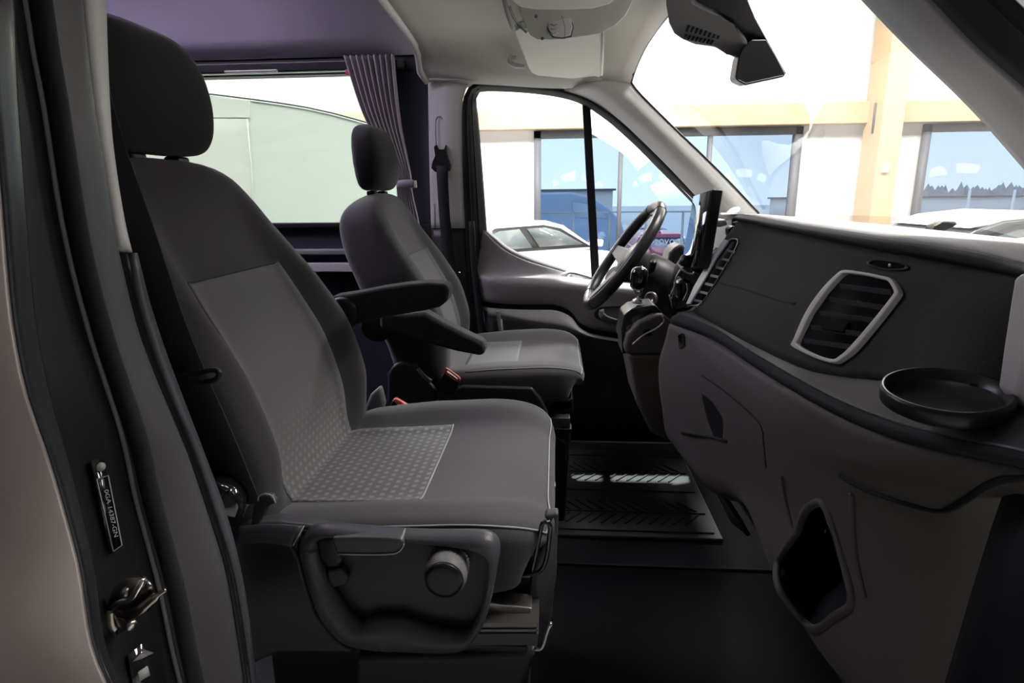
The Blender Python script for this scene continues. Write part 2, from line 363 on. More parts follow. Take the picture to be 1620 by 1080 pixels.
prism('wing_mirror', C((1474, 366, 5.6), (1478, 357, 5.6), (1492, 351, 5.6), (1512, 350, 5.6), (1516, 354, 5.6), (1508, 360, 5.6), (1492, 367, 5.6), (1480, 368, 5.6)), (0, .12, 0), M['gloss'], c2, bevel=.01)
RZ = -.95
# red car outside with banner
c = P(1040, 385, y=22); rc = thing('car', 'red car parked outside behind the steering wheel, with white mirrored lettering', 'car', (c.x, 22, -1.25))
zt = P(1040, 363, y=21).z; wR = .95
prism('body', [(c.x-wR, 21, -.05), (c.x-wR, 21, .72), (c.x-wR*.98, 21, .95), (c.x+wR*.98, 21, .95), (c.x+wR, 21, .72), (c.x+wR, 21, -.05)], (0, 4.2, 0), M['redcar'], rc, bevel=.08)
prism('cabin', [(c.x-wR*.95, 21.15, .9), (c.x-wR*.82, 21.3, 1.22), (c.x-wR*.72, 21.4, 1.38), (c.x+wR*.72, 21.4, 1.38), (c.x+wR*.82, 21.3, 1.22), (c.x+wR*.95, 21.15, .9)], (0, 2.4, 0), M['redcar'], rc, bevel=.05)
prism('rear_window', [(c.x-wR*.86, 21.08, .92), (c.x-wR*.74, 21.2, 1.26), (c.x+wR*.74, 21.2, 1.26), (c.x+wR*.86, 21.08, .92)], (0, .04, 0), M['paleglass'], rc, bevel=0)
prism('banner_strip', [(c.x-wR*.82, 21.04, 1.06), (c.x-wR*.76, 21.1, 1.28), (c.x+wR*.76, 21.1, 1.28), (c.x+wR*.82, 21.04, 1.06)], (0, .03, 0), M['band'], rc, bevel=0)
text('banner_lettering', 'novoset', (c.x+.02, 21.0, 1.165), (-1, 0, 0), (0, 0, 1), .36, M['text'], rc)
prism('roof_fin', [(c.x-.06, 21.6, 1.36), (c.x, 21.6, 1.5), (c.x+.06, 21.6, 1.36)], (0, .2, 0), M['redcar'], rc, bevel=0)
for o_ in rc.children:
    if o_.type == 'MESH':
        for v_ in o_.data.vertices: v_.co.z += RZ
for sx_ in (-.75, .75): wheel((c.x+sx_, 21.3, -.93), .32, rc); wheel((c.x+sx_, 24.3, -.93), .32, rc)
# blue van outside
a0 = P(850, 305, y=17); b0 = P(985, 352, y=17)
bv = thing('van', 'blue van parked outside the wide hall window, behind the driver door glass', 'van', (a0.x+.5, 18, -1.25))
prism('body', [P(700, 306, y=17), P(850, 305, y=17), P(905, 304, y=17), P(940, 314, y=17), P(965, 330, y=17), P(984, 352, y=17), P(990, 375, y=17), Vector((P(990, 375, y=17).x, 17, -.95)), Vector((P(700, 306, y=17).x, 17, -.95))], (0, 1.9, 0), M['bluecar'], bv, bevel=.08)
prism('side_window', [P(905, 318, y=16.97), P(935, 324, y=16.97), P(962, 345, y=16.97), P(908, 343, y=16.97)], (0, .03, 0), M['paleglass'], bv, bevel=0)
for xx in (a0.x-.6, a0.x+1.9): wheel((xx, 17.1, -.91), .34, bv); wheel((xx, 18.8, -.91), .34, bv)
fe = thing('fence', 'thin grey railing outside the wide hall window', 'fence', (1.6, 15.5, -1.25))
for zz in (1.33, .2, -.5): box('rail', (1.9, 15.5, zz), (5.4, .04, .04), M['steel'], fe, bevel=0)
for k in range(7): box('fence_post', (-.45+k*.9, 15.5, .05), (.05, .05, 2.6), M['steel'], fe, bevel=0)
for k, (xx, bm_, lb_) in enumerate(((.6, 'vanpale2', 'pale car parked far outside, left of the window mullion'), (3.1, 'bluecar', 'blue car parked far outside, between mullion and steering wheel'))):
    car(lb_, 'car', xx, 27+k*5, 4.2, M[bm_], z0=-1.25, glass='paleglass')
# low buildings, fence, poles, trees
for i, (x0, x1, h, yy) in enumerate(((-20, 6, 2.6, 70), (30, 62, 1.4, 85))):
    bl = thing('building', ['long low pale building far beyond the blue van', 'long low grey building far outside below the treeline'][i], 'building', ((x0+x1)/2, yy, -1.25))
    box('wall', ((x0+x1)/2, yy, h/2-.8), (x1-x0, 8, h+.9), M['tar'] if i else M['hallwall'], bl, bevel=0)
    box('roof', ((x0+x1)/2, yy, h-.3), (x1-x0+.6, 8.6, .2), M['frame'], bl, bevel=0)
for i, u in enumerate((1535, 1606)):
    pz = P(u, 300, y=40); t = thing('flagpole', ['white flagpole outside, left one in the right hall window', 'white flagpole outside, right one by the windscreen pillar'][i], 'pole', (pz.x, 40, -1.25))
    lathe('pole', (pz.x, 40, -1.25), (0, 0, 1), [(.09, 0), (.07, pz.z+1.25), (.001, pz.z+1.27)], M['white'], t, n=10)
    lathe('pole_base', (pz.x, 40, -1.25), (0, 0, 1), [(.25, 0), (.25, .25), (.1, .3)], M['frame'], t, n=12)
vs = []; fs = []
for k in range(240):   # far conifer belt
    x = 68+k*.36+random.uniform(-.4, .4); h = random.uniform(2.0, 3.0)+(.7 if k % 17 == 0 else 0); y = 120+random.uniform(-6, 6); r = random.uniform(1.0, 1.6); i0 = len(vs)
    for lev, (rr, zz) in enumerate(((r, -1.2), (r*.8, h*.35), (r*.4, h*.7))):
        for a in range(6): vs.append((x+rr*math.cos(a*1.047), y+rr*math.sin(a*1.047), zz))
    vs.append((x, y, h))
    for lev in range(2):
        for a in range(6): fs.append((i0+lev*6+a, i0+lev*6+(a+1) % 6, i0+lev*6+6+(a+1) % 6, i0+lev*6+6+a))
    for a in range(6): fs.append((i0+12+a, i0+12+(a+1) % 6, i0+18))
tag(mesh('conifer_belt', vs, fs, M['tree'], smooth=False), 'distant belt of dark conifers on the horizon outside the hall', 'trees', kind='stuff')
# ================================================================== pale van beside, seen through rear side window
pv = thing('parked_van', 'pale grey-green van parked alongside, filling the rear side window with its roofline', 'van', (-2.6, 5.3, 0))
rl = sp([P(u, v, y=4.6) for u, v in ((-300, 150), (150, 145), (300, 147), (365, 153), (480, 169), (560, 188), (640, 214), (720, 262), (735, 330))], 30)
rt = list(rl); bx = rt[-1].x
prism('body', rt+[Vector((bx+.05, 4.6, .9)), Vector((bx+.05, 4.6, .35)), Vector((rt[0].x, 4.6, .35))], (0, 1.8, 0), M['vanpale'], pv, bevel=.02)
dl = [P(330, 187, y=4.585), P(391, 188, y=4.585), P(397, 260, y=4.585), P(405, 420, y=4.585), P(300, 420, y=4.585), P(200, 300, y=4.585), P(200, 187, y=4.585)]
prism('sliding_door', dl, (0, .03, 0), M['vanpale2'], pv, bevel=.004)
tube('door_seam', [P(391, 188, y=4.57), P(397, 260, y=4.57), P(405, 420, y=4.57)], .006, M['white'], pv)
tube('roof_gutter', [p+Vector((0, -.012, 0)) for p in rl[4:-2]], .006, M['frame'], pv)
prism('upper_side_panel', [P(u, v, y=4.58) for u, v in ((200, 150), (300, 150), (365, 156), (394, 160), (394, 186), (200, 186))], (0, .03, 0), M['vanpale2'], pv, bevel=.002)
for xx in (-4.6, -1.75): wheel((xx, 4.72, .36), .36, pv); wheel((xx, 6.3, .36), .36, pv)
# ================================================================== VAN SHELL (setting)
S(box('floor', (-1.25, 1.4, .735), (4.7, 1.96, .07), M['carpet'], bevel=.005))
FW = loft('wall_front', [[(1.0, .45, .77), (1.0, 2.38, .77)], [(.98, .45, 1.2), (.98, 2.38, 1.2)], [(.80, .5, 1.60), (.80, 2.35, 1.60)]], M['matte'], n=4, s=3, solid=.02); S(FW)
S(box('wall_rear', (-3.6, 1.4, 1.75), (.06, 2.0, 2.1), M['navy'], bevel=0))
S(box('wall_passenger', (-2.15, .46, 1.7), (2.9, .06, 1.95), M['navy'], bevel=0))
# driver side rear wall with its window opening, Y = 2.36
def px(u, v, y): return P(u, v, y=y)
wz0, wz1 = P(450, 356, y=2.36).z, P(450, 119, y=2.36).z; wxr = P(622, 200, y=2.36).x
wr = box('wall_driver', (-2.0, 2.39, (.77+wz0)/2), (3.1, .06, wz0-.77), M['navy'], bevel=.004); S(wr)
box('upper_panel', (-2.0, 2.39, (wz1+2.42)/2), (3.1, .06, 2.42-wz1), M['black'], wr, bevel=.002)
box('pillar_panel', ((wxr-.44)/2, 2.39, (wz0+wz1)/2), (-.44-wxr, .06, wz1-wz0), M['navy'], wr, bevel=.002)
box('rear_panel', (-3.2, 2.39, (wz0+wz1)/2), (.7, .06, wz1-wz0), M['navy'], wr, bevel=.002)
for (v, hh, mm, nm) in ((398, .02, 'plastic_mid', 'ledge_strip'), (422, .035, 'hl_light', 'pale_ledge')):
    q = P(500, v, y=2.33); box(nm, (-1.8, 2.33, q.z), (2.4, .06, hh), M[mm], wr, bevel=.004)
q = P(450, 108, y=2.34); wv = S(box('window_3', (-1.75, 2.375, (wz0+wz1)/2), (2.35, .008, wz1-wz0), M['tglass'], bevel=0))
box('top_rail', (-1.75, 2.335, q.z), (2.4, .04, .035), M['gloss'], wv, bevel=.004)
box('rail_slot', (P(395, 112, y=2.3).x, 2.31, P(395, 113, y=2.31).z), (.2, .012, .008), M['steel'], wv, bevel=.002)
box('bottom_seal', (-1.75, 2.35, wz0), (2.4, .03, .02), M['black'], wv, bevel=.004)
box('red_latch', (P(552, 114, y=2.3).x, 2.31, P(552, 114, y=2.3).z), (.03, .02, .02), M['redcar'], wv, bevel=.003)
# raised roof over the rear
lav = [[(x, 2.36, P(500, 89, y=2.36).z) for x in (-3.6, -.45)], [(x, 2.2, 2.47) for x in (-3.6, -.45)], [(x, 1.9, 2.66) for x in (-3.6, -.45)], [(x, 1.4, 2.74) for x in (-3.6, -.45)], [(x, .9, 2.68) for x in (-3.6, -.45)], [(x, .46, 2.42) for x in (-3.6, -.45)]]
ce = loft('ceiling', lav, M['lav'], n=6, s=6, solid=.02); S(ce)
for yy, zz in ((2.0, 2.6), (2.1, 2.54)):
    tube('lining_crease', [(-3.4, yy, zz-.012), (-1.2, yy, zz-.012)], .004, M['lav'], ce)
# cab headliner
AX = -.47
arch_px = [(678, 127), (668, 116), (665, 92), (658, 68), (640, 40), (611, 0), (585, -35)]
arch = [P(u, v, x=AX) for u, v in arch_px]
arch = arch[:1]+arch[1:]
ztop = arch[-1].z
arch[0] = P(678, 127, 2.27); arch[1] = P(668, 116, 2.24)
far_a = [p.copy() for p in arch] + [Vector((AX, 1.3, 2.29)), Vector((AX, .8, 2.27)), Vector((AX, .5, 2.12))]
side0 = P(800, 133, 2.25); side1 = P(900, 138, 2.25)
def cabrow(x, y0, z0, zt): return [Vector((x, y0, z0)), Vector((x, y0-.06, z0+.05)), Vector((x, y0-.16, zt-.02)), Vector((x, y0-.35, zt)), Vector((x, 1.3, zt+.02)), Vector((x, .8, zt)), Vector((x, .5, z0))]
hdr = C((998, 130, 2.2), (1005, 108, 2.13), (1020, 75, 1.97), (1040, 45, 1.82), (1075, 0, 1.5)) + [Vector((.36, 1.0, 2.22)), Vector((.25, .6, 2.12))]
hd = loft('ceiling.002', [far_a, cabrow(-.2, side0.y, side0.z, 2.265), cabrow(.02, side1.y, side1.z, 2.25), hdr], M['hl'], n=36, s=6, solid=.012); S(hd)
tube('ceiling_lip', [p+Vector((-.005, 0, -.004)) for p in sp(far_a, 40)], .013, M['hl_light'], hd, k=8)
# metal roof skin above the lining
S(loft('trim_1', [[(x, 2.42, 2.15), (x, 2.36, 2.36), (x, 2.0, 2.42), (x, 1.4, 2.44), (x, .8, 2.42), (x, .44, 2.2)] for x in (-.46, .0, .27)], M['paint'], n=20, s=3, solid=.01))
S(loft('trim_2', [[(-.455, 2.4, 2.22), (-.455, 2.15, 2.31), (-.455, 1.9, 2.34), (-.455, 1.4, 2.35), (-.455, .44, 2.2)], [(-.455, 2.4, 2.5), (-.455, 2.15, 2.65), (-.455, 1.9, 2.75), (-.455, 1.4, 2.8), (-.455, .44, 2.5)]], M['black'], n=16, s=2, solid=.02))
S(loft('trim_3', [[(x, 2.42, 2.3), (x, 2.2, 2.6), (x, 1.4, 2.86), (x, .7, 2.7), (x, .4, 2.3)] for x in (-3.6, -.46)], M['paint'], n=20, s=2, solid=.01))
# far A pillar trim (bright grey) and windscreen edge
pa = C((880, 146, 2.30), (925, 160, 2.30), (963, 184, 2.30), (1003, 219, 2.30), (1052, 268, 2.30), (1108, 328, 2.30), (1140, 370, 2.30))
pb = C((996, 122, 2.2), (1000, 134, 2.2), (1016, 153, 2.2), (1060, 197, 2.2), (1110, 245, 2.2), (1158, 293, 2.2), (1200, 338, 2.2))
pm = [a.lerp(b, .5)+Vector((-.01, -.05, .0)) for a, b in zip(pa, pb)]
S(loft('trim_4', [pa, pm, pb], M['hl_light'], n=28, s=6, solid=.008))
roofside = loft('trim_5', [C((679, 127, 2.30), (735, 130, 2.30), (800, 132, 2.30), (860, 134, 2.30), (905, 138, 2.28), (940, 150, 2.28)), C((679, 125, 2.24), (735, 126, 2.24), (800, 127, 2.24), (860, 128, 2.24), (920, 128, 2.24), (998, 124, 2.2))], M['hl'], n=20, s=3); S(roofside)
tube('trim_6', [p+Vector((0, -.004, 0)) for p in sp(hdr[:5]+[], 20)][::-1]+sp(pb, 30), .0055, M['black'], k=6); S(bpy.data.objects['trim_6'])
# near A pillar
na = C((1340, -35, .72), (1373, 0, .72), (1440, 70, .72), (1540, 167, .72), (1620, 257, .72), (1700, 350, .72))
nb = C((1450, -35, .60), (1487, 0, .60), (1547, 63, .60), (1620, 127, .60), (1720, 215, .6), (1780, 270, .6))
nc_ = C((1500, -60, .50), (1560, -20, .50), (1625, 40, .50), (1700, 100, .50), (1800, 190, .5), (1860, 240, .5))
S(loft('trim_7', [na, [a.lerp(b, .5)+Vector((-.006, -.006, 0)) for a, b in zip(na, nb)], nb], M['plastic_mid'], n=20, s=5, solid=.008))
S(loft('trim_8', [nb, [a.lerp(b, .5)+Vector((.02, .0, .01)) for a, b in zip(nb, nc_)], nc_], M['matte'], n=20, s=5, solid=.01))
tube('trim_9', sp(na, 24), .004, M['black'], k=6); S(bpy.data.objects['trim_9'])
# windscreen
ws_b = [Vector((.72, 2.22, 1.675)), Vector((.82, 1.95, 1.66)), Vector((.87, 1.45, 1.655)), Vector((.80, .95, 1.65)), Vector((.66, .66, 1.65))]
ws_t = [hdr[0]+Vector((.012, .01, .005)), hdr[3]+Vector((.012, 0, .005)), hdr[4]+Vector((.012, 0, .005)), Vector((.37, 1.0, 2.21)), Vector((.26, .66, 2.03))]
wsc = loft('window_4', [ws_b, [a.lerp(b, .5)+Vector((.03, 0, .03)) for a, b in zip(ws_b, ws_t)], ws_t], M['wglass'], n=30, s=10, solid=0); S(wsc)
# ------------------------------------------------------------------ driver door
so = C((744, 482, 2.27), (738, 400, 2.27), (733, 300, 2.27), (731, 190, 2.27), (734, 155, 2.27), (745, 137, 2.27), (765, 131, 2.27), (830, 134, 2.27), (890, 142, 2.27), (930, 157, 2.27), (970, 181, 2.27), (1010, 214, 2.27), (1060, 264, 2.27), (1112, 318, 2.27), (1135, 345, 2.27))
si = C((775, 482, 2.33), (771, 400, 2.33), (764, 300, 2.33), (755, 190, 2.33), (751, 160, 2.33), (756, 146, 2.33), (768, 142, 2.33), (825, 144, 2.33), (882, 151, 2.33), (922, 163, 2.33), (962, 189, 2.33), (1003, 225, 2.33), (1052, 274, 2.33), (1099, 322, 2.33), (1120, 345, 2.33))
D1 = loft('door_1', [so, [a.lerp(b, .45)+Vector((0, -.015, 0)) for a, b in zip(so, si)], si], M['matte'], n=60, s=4, solid=.012); S(D1)
fr_in = C((748, 430, 2.30), (742, 340, 2.30), (741, 230, 2.30), (750, 200, 2.33), (757, 260, 2.33), (766, 340, 2.33), (772, 430, 2.33))
loft('frame_inner', [C((747, 440, 2.285), (743, 340, 2.285), (739, 240, 2.285), (740, 190, 2.285)), C((768, 440, 2.325), (762, 340, 2.325), (752, 250, 2.325), (741, 188, 2.325))], M['plastic_mid'], D1, n=16, s=3, solid=.004)
for k, (o_, r_) in enumerate(((.35, .004), (.7, .0035))):
    tube('seal_rib', [a.lerp(b, o_)+Vector((0, -.018, 0)) for a, b in zip(sp(so, 50), sp(si, 50))], r_, M['black'], D1, k=6)
prism('glass', C((752, 150, 2.335), (765, 140, 2.335), (830, 143, 2.335), (890, 150, 2.335), (930, 163, 2.335), (970, 188, 2.335), (1010, 222, 2.335), (1060, 272, 2.335), (1130, 345, 2.335), (1130, 450, 2.335), (780, 450, 2.335)), (0, .005, 0), M['glass'], D1, bevel=0)
prism('door_skin', C((730, 374, 2.37), (775, 400, 2.37), (800, 470, 2.37), (1200, 480, 2.37), (1200, 900, 2.37), (700, 900, 2.37)), (0, .02, 0), M['matte'], D1, bevel=0)
prism('divider_bar', C((921, 158, 2.325), (934, 165, 2.325), (949, 440, 2.325), (936, 440, 2.325)), (0, .02, 0), M['matte'], D1, bevel=.003)
# door card: stacked curves
c0 = C((746, 372, 2.335), (757, 362, 2.335), (770, 364, 2.335), (786, 376, 2.335), (806, 392, 2.335), (832, 405, 2.335), (865, 417, 2.335), (905, 429, 2.335), (945, 440, 2.335), (1000, 450, 2.335), (1100, 458, 2.335))
c1 = C((746, 375, 2.30), (756, 364, 2.31), (768, 367, 2.31), (780, 380, 2.31), (800, 397, 2.31), (828, 411, 2.31), (865, 423, 2.31), (903, 434, 2.31), (943, 444, 2.31), (1000, 452, 2.31), (1100, 460, 2.31))
c2 = C((747, 420, 2.30), (756, 424, 2.28), (770, 428, 2.27), (790, 431, 2.27), (815, 433, 2.27), (845, 434, 2.27), (875, 436, 2.27), (905, 439, 2.27), (945, 445, 2.27), (1000, 453, 2.27), (1100, 460, 2.27))
c3 = C((748, 432, 2.29), (760, 436, 2.25), (775, 439, 2.22), (795, 441, 2.21), (820, 442, 2.21), (848, 443, 2.21), (878, 445, 2.21), (910, 448, 2.21), (948, 452, 2.21), (1000, 456, 2.21), (1100, 464, 2.21))
c4 = C((749, 455, 2.29), (766, 458, 2.25), (780, 462, 2.22), (800, 464, 2.21), (825, 465, 2.21), (850, 466, 2.21), (880, 468, 2.21), (912, 470, 2.21), (950, 474, 2.21), (1000, 478, 2.21), (1100, 486, 2.21))
c5 = C((750, 476, 2.29), (770, 477, 2.25), (788, 479, 2.225), (806, 480, 2.22), (830, 481, 2.22), (855, 481, 2.22), (880, 482, 2.22), (903, 492, 2.22), (920, 512, 2.22), (960, 524, 2.22), (1100, 545, 2.22))
loft('upper_panel', [c0, c1], M['door_card'], D1, n=50, s=2, solid=.004)
loft('door_card', [c1, c2, c3, c4, c5], M['door_card'], D1, n=50, s=5, solid=.006)
g5 = [p+Vector((0, .03, -.004)) for p in c5]
loft('groove', [[p+Vector((0, .0, .002)) for p in c5], g5, [p+Vector((0, .0, -.022)) for p in g5]], M['matte'], D1, n=40, s=2, solid=.003)
p0 = [p+Vector((0, -.005, -.022)) for p in c5[1:]]
p1 = C((774, 500, 2.25), (790, 503, 2.225), (808, 507, 2.215), (832, 513, 2.21), (857, 518, 2.205), (885, 522, 2.2), (908, 527, 2.2), (930, 532, 2.2), (965, 538, 2.2), (1100, 560, 2.2))
loft('pocket_face', [p0, [a.lerp(b, .6)+Vector((0, -.012, 0)) for a, b in zip(p0, p1)], p1], M['door_card'], D1, n=40, s=5, solid=.005)
loft('lower_panel', [[p+Vector((0, .04, 0)) for p in [C((750, 476, 2.29))[0]]+p1], [Vector((p.x, 2.3, .78)) for p in [C((750, 476, 2.29))[0]]+p1]], M['plastic'], D1, n=30, s=3, solid=.006)
prism('pocket_edge', C((784, 492, 2.2), (790, 492, 2.2), (797, 536, 2.2), (792, 538, 2.2)), (0, .05, 0), M['door_card'], D1, bevel=.002)
ring('tray_rim', C((890, 441, 2.262), (900, 430, 2.285), (940, 440, 2.285), (946, 446, 2.262)), C((899, 440, 2.262), (904, 433, 2.283), (938, 442, 2.283), (940, 445, 2.262)), (0, 0, .004), M['door_card'], D1, n=24, bevel=0)
prism('tray_floor', C((899, 440, 2.262), (904, 433, 2.283), (938, 442, 2.283), (940, 445, 2.262)), (0, 0, .001), M['plastic'], D1, bevel=0)
# inner handle
ring('handle_bezel', C((940, 500, 2.2), (944, 490, 2.2), (954, 485, 2.2), (1010, 486, 2.2), (1010, 512, 2.2), (975, 512, 2.2), (950, 506, 2.2)), C((946, 498, 2.2), (948, 492, 2.2), (956, 488, 2.2), (1006, 489, 2.2), (1006, 508, 2.2), (975, 508, 2.2), (952, 502, 2.2)), (0, .02, 0), M['black'], D1, n=40)
prism('handle_recess', C((942, 500, 2.212), (948, 487, 2.212), (1010, 487, 2.212), (1010, 512, 2.212), (950, 506, 2.212)), (0, .01, 0), M['matte'], D1, bevel=0)
loft('door_handle', [C((955, 488, 2.195), (957, 497, 2.19), (975, 505, 2.185), (1005, 508, 2.185)), C((948, 490, 2.2), (950, 503, 2.2), (972, 510, 2.2), (1005, 512, 2.2))], M['plastic_mid'], D1, n=16, s=3, solid=.006)
# driver B pillar
B1 = loft('trim_10', [C((678, 126, 2.30), (679, 200, 2.30), (681, 300, 2.30), (683, 361, 2.30)), C((705, 126, 2.26), (706, 200, 2.26), (708, 300, 2.26), (710, 361, 2.26)), C((742, 132, 2.27), (731, 170, 2.27), (733, 300, 2.27), (737, 361, 2.27))], M['hl_light'], n=20, s=5); S(B1)
loft('lower_trim', [C((683, 361, 2.305), (686, 430, 2.305), (694, 520, 2.305), (705, 640, 2.305)), C((710, 361, 2.265), (714, 430, 2.265), (724, 520, 2.265), (735, 640, 2.265)), C((737, 361, 2.275), (742, 430, 2.275), (752, 520, 2.275), (765, 640, 2.275))], M['plastic'], B1, n=20, s=5)
loft('belt_slot_trim', [C((684, 322, 2.262), (685, 361, 2.262)), C((689, 322, 2.262), (690, 361, 2.262))], M['hl_light'], B1, n=4, s=1)
ring('height_adjuster', C((689, 189, 2.262), (701, 189, 2.262), (703, 240, 2.262), (691, 240, 2.262)), C((690, 191, 2.262), (700, 191, 2.262), (702, 238, 2.262), (692, 238, 2.262)), (0, .004, 0), M['plastic_mid'], B1, n=24, bevel=0)
loft('seal_strip', [C((742, 350, 2.25), (746, 430, 2.25), (757, 520, 2.25), (770, 640, 2.25)), C((750, 350, 2.25), (755, 430, 2.25), (768, 520, 2.25), (782, 640, 2.25))], M['matte'], B1, n=16, s=2, solid=.02)
# driver seat belt
sb = thing('seat_belt', 'black seat belt hanging from the pillar behind the driver seat', 'seat belt', tuple(P(700, 250, 2.24)))
prism('belt_guide', C((686, 232, 2.235), (690, 228, 2.235), (694, 236, 2.235), (702, 236, 2.235), (705, 228, 2.235), (706, 243, 2.235), (713, 262, 2.235), (711, 270, 2.235), (688, 272, 2.235), (682, 266, 2.235), (683, 258, 2.235), (688, 246, 2.235)), (0, .025, 0), M['black'], sb, bevel=.003)
loft('webbing', [C((690, 262, 2.23), (694, 330, 2.23), (698, 380, 2.235), (702, 440, 2.24), (708, 520, 2.25)), C((708, 262, 2.23), (711, 330, 2.23), (716, 380, 2.235), (722, 440, 2.24), (730, 520, 2.25))], M['matte'], sb, n=20, s=2, solid=.003)
lathe('belt_stop', P(727, 431, 2.2), (0, -1, 0), [(.004, 0), (.004, .006)], M['chrome'], sb, n=10)
# ------------------------------------------------------------------ curtain
cu = thing('curtain', 'mauve pleated curtain gathered by a tie beside the rear side window', 'curtain', tuple(P(640, 340, 2.29)))
L = sp(C((546, 90, 2.31), (556, 122, 2.31), (576, 180, 2.31), (602, 232, 2.31), (624, 272, 2.31), (631, 290, 2.31), (630, 315, 2.31), (628, 350, 2.31), (626, 400, 2.31)), 40)
R_ = sp(C((625, 88, 2.31), (629, 140, 2.31), (636, 200, 2.31), (646, 250, 2.31), (652, 280, 2.31), (652, 292, 2.31), (656, 315, 2.31), (664, 350, 2.31), (672, 400, 2.31)), 40)
rows = []
for i in range(40):
    row = []; wdt = (R_[i]-L[i]).length
    for j in range(121):
        t = j/120; a = t*2*math.pi*8.5+.5*math.sin(i*.12)
        row.append(L[i].lerp(R_[i], t)+Vector((0, -.012-.016*math.sin(a)*min(1, .45+wdt*3), 0)))
    rows.append(row)
grid('drape', rows, M['curtain'], cu, solid=.002)
loft('tie_band', [C((627, 286, 2.268), (640, 284, 2.262), (654, 284, 2.27)), C((628, 297, 2.268), (640, 297, 2.262), (655, 297, 2.27))], M['curtain'], cu, n=10, s=2, solid=.006)
prism('tie_tab', C((652, 286, 2.28), (658, 285, 2.28), (659, 297, 2.28), (652, 297, 2.28)), (0, .01, 0), M['hl_light'], cu, bevel=.002)
# ------------------------------------------------------------------ near B pillar and body skin
Bs = C((-60, -60, .27), (-30, 0, .27), (-12, 160, .27), (4, 330, .27), (12, 430, .27), (22, 520, .27), (42, 620, .27), (76, 720, .27), (101, 803, .27), (127, 903, .27), (142, 1003, .27), (160, 1060, .27), (185, 1110, .27))
As = [Vector((p.x-.9, p.y-.02, p.z)) for p in Bs]
bp = S(loft('wall_body', [As, [a.lerp(b, .6)+Vector((0, -.02, 0)) for a, b in zip(As, Bs)], Bs], M['paint'], n=30, s=6, solid=.006))
Cs = C((2, -60, .31), (14, 0, .31), (22, 160, .31), (34, 330, .31), (42, 430, .31), (52, 520, .31), (72, 620, .31), (98, 720, .31), (118, 803, .31), (140, 903, .31), (153, 1003, .31), (170, 1060, .31), (195, 1110, .31))
loft('return_flange', [Bs, [a.lerp(b, .5)+Vector((.004, 0, 0)) for a, b in zip(Bs, Cs)], Cs], M['jamb'], bp, n=40, s=4, solid=.003)
Dsp = [(30, -60, .44), (38, 0, .44), (52, 90, .44), (67, 167, .44), (93, 333, .44), (117, 443, .44), (143, 537, .44), (167, 610, .44), (193, 693, .44), (213, 787, .44), (233, 860, .44), (253, 937, .44), (270, 1020, .44), (292, 1110, .44)]
Ds = C(*Dsp)
Esp = [(118, -60, .52), (125, 0, .52), (131, 60, .52), (143, 167, .52), (160, 267, .52), (175, 360, .52), (197, 460, .52), (213, 520, .52), (234, 577, .52), (262, 643, .52), (295, 720, .52), (333, 830, .52), (355, 903, .52), (370, 987, .52), (381, 1060, .52), (388, 1110, .52)]
Es = C(*Esp)
jf_ = loft('jamb_face', [Cs, [a.lerp(b, .5)+Vector((-.03, 0, 0)) for a, b in zip(sp(Cs, 12), sp(Ds, 12))], Ds], M['jamb'], bp, n=40, s=4, solid=.004)
sDs, sEs = sp(Ds, 40), sp(Es, 40)
bpil = S(loft('trim_11', [sDs, [a.lerp(b, .3)+Vector((.012, -.004, 0)) for a, b in zip(sDs, sEs)], [a.lerp(b, .7)+Vector((.014, -.004, 0)) for a, b in zip(sDs, sEs)], sEs], M['pillar'], n=40, s=6, solid=.004))
tube('seal_line', [p+Vector((.003, -.003, 0)) for p in sDs], .0022, M['plastic_mid'], bpil, k=6)
tube('seal_bead', [a.lerp(b, .12)+Vector((.012, -.006, 0)) for a, b in zip(sDs, sEs)], .007, M['matte'], bpil, k=8)
Fs = C((148, -60, .56), (155, 0, .56), (157, 60, .56), (161, 150, .56), (166, 220, .56), (177, 300, .56), (188, 360, .56), (198, 400, .56))
Eu = C((118, -60, .52), (125, 0, .52), (131, 60, .52), (141, 150, .52), (151, 220, .52), (165, 300, .52), (175, 360, .52), (184, 394, .52))
loft('pale_upper_trim', [[p+Vector((.006, 0, 0)) for p in Eu], [p+Vector((.004, 0, 0)) for p in Fs]], M['hl_light'], bpil, n=24, s=2, solid=.006)
Gs = C((198, 400, .55), (216, 470, .55), (240, 545, .55), (268, 620, .55), (303, 710, .55), (340, 810, .55), (364, 900, .55), (378, 980, .55), (388, 1060, .55), (394, 1110, .55))
Ef = C((190, 400, .52), (201, 470, .52), (224, 545, .52), (252, 620, .52), (291, 710, .52), (326, 810, .52), (354, 900, .52), (369, 980, .52), (381, 1060, .52), (388, 1110, .52))
loft('inner_edge', [[p+Vector((.012, -.002, 0)) for p in Ef], [p+Vector((.010, 0, 0)) for p in Gs]], M['plastic_shell'], bpil, n=30, s=2, solid=.004)
loft('inner_return', [Gs, [p+Vector((-.10, .06, 0)) for p in Gs]], M['plastic'], bpil, n=30, s=2, solid=.004)
loft('inner_return_upper', [Fs, [p+Vector((-.12, .02, 0)) for p in Fs]], M['hl_light'], bpil, n=20, s=2, solid=.004)
S(box('wall_sill', (-.05, .36, .76), (1.6, .2, .10), M['jamb'], bevel=.02, seg=3))
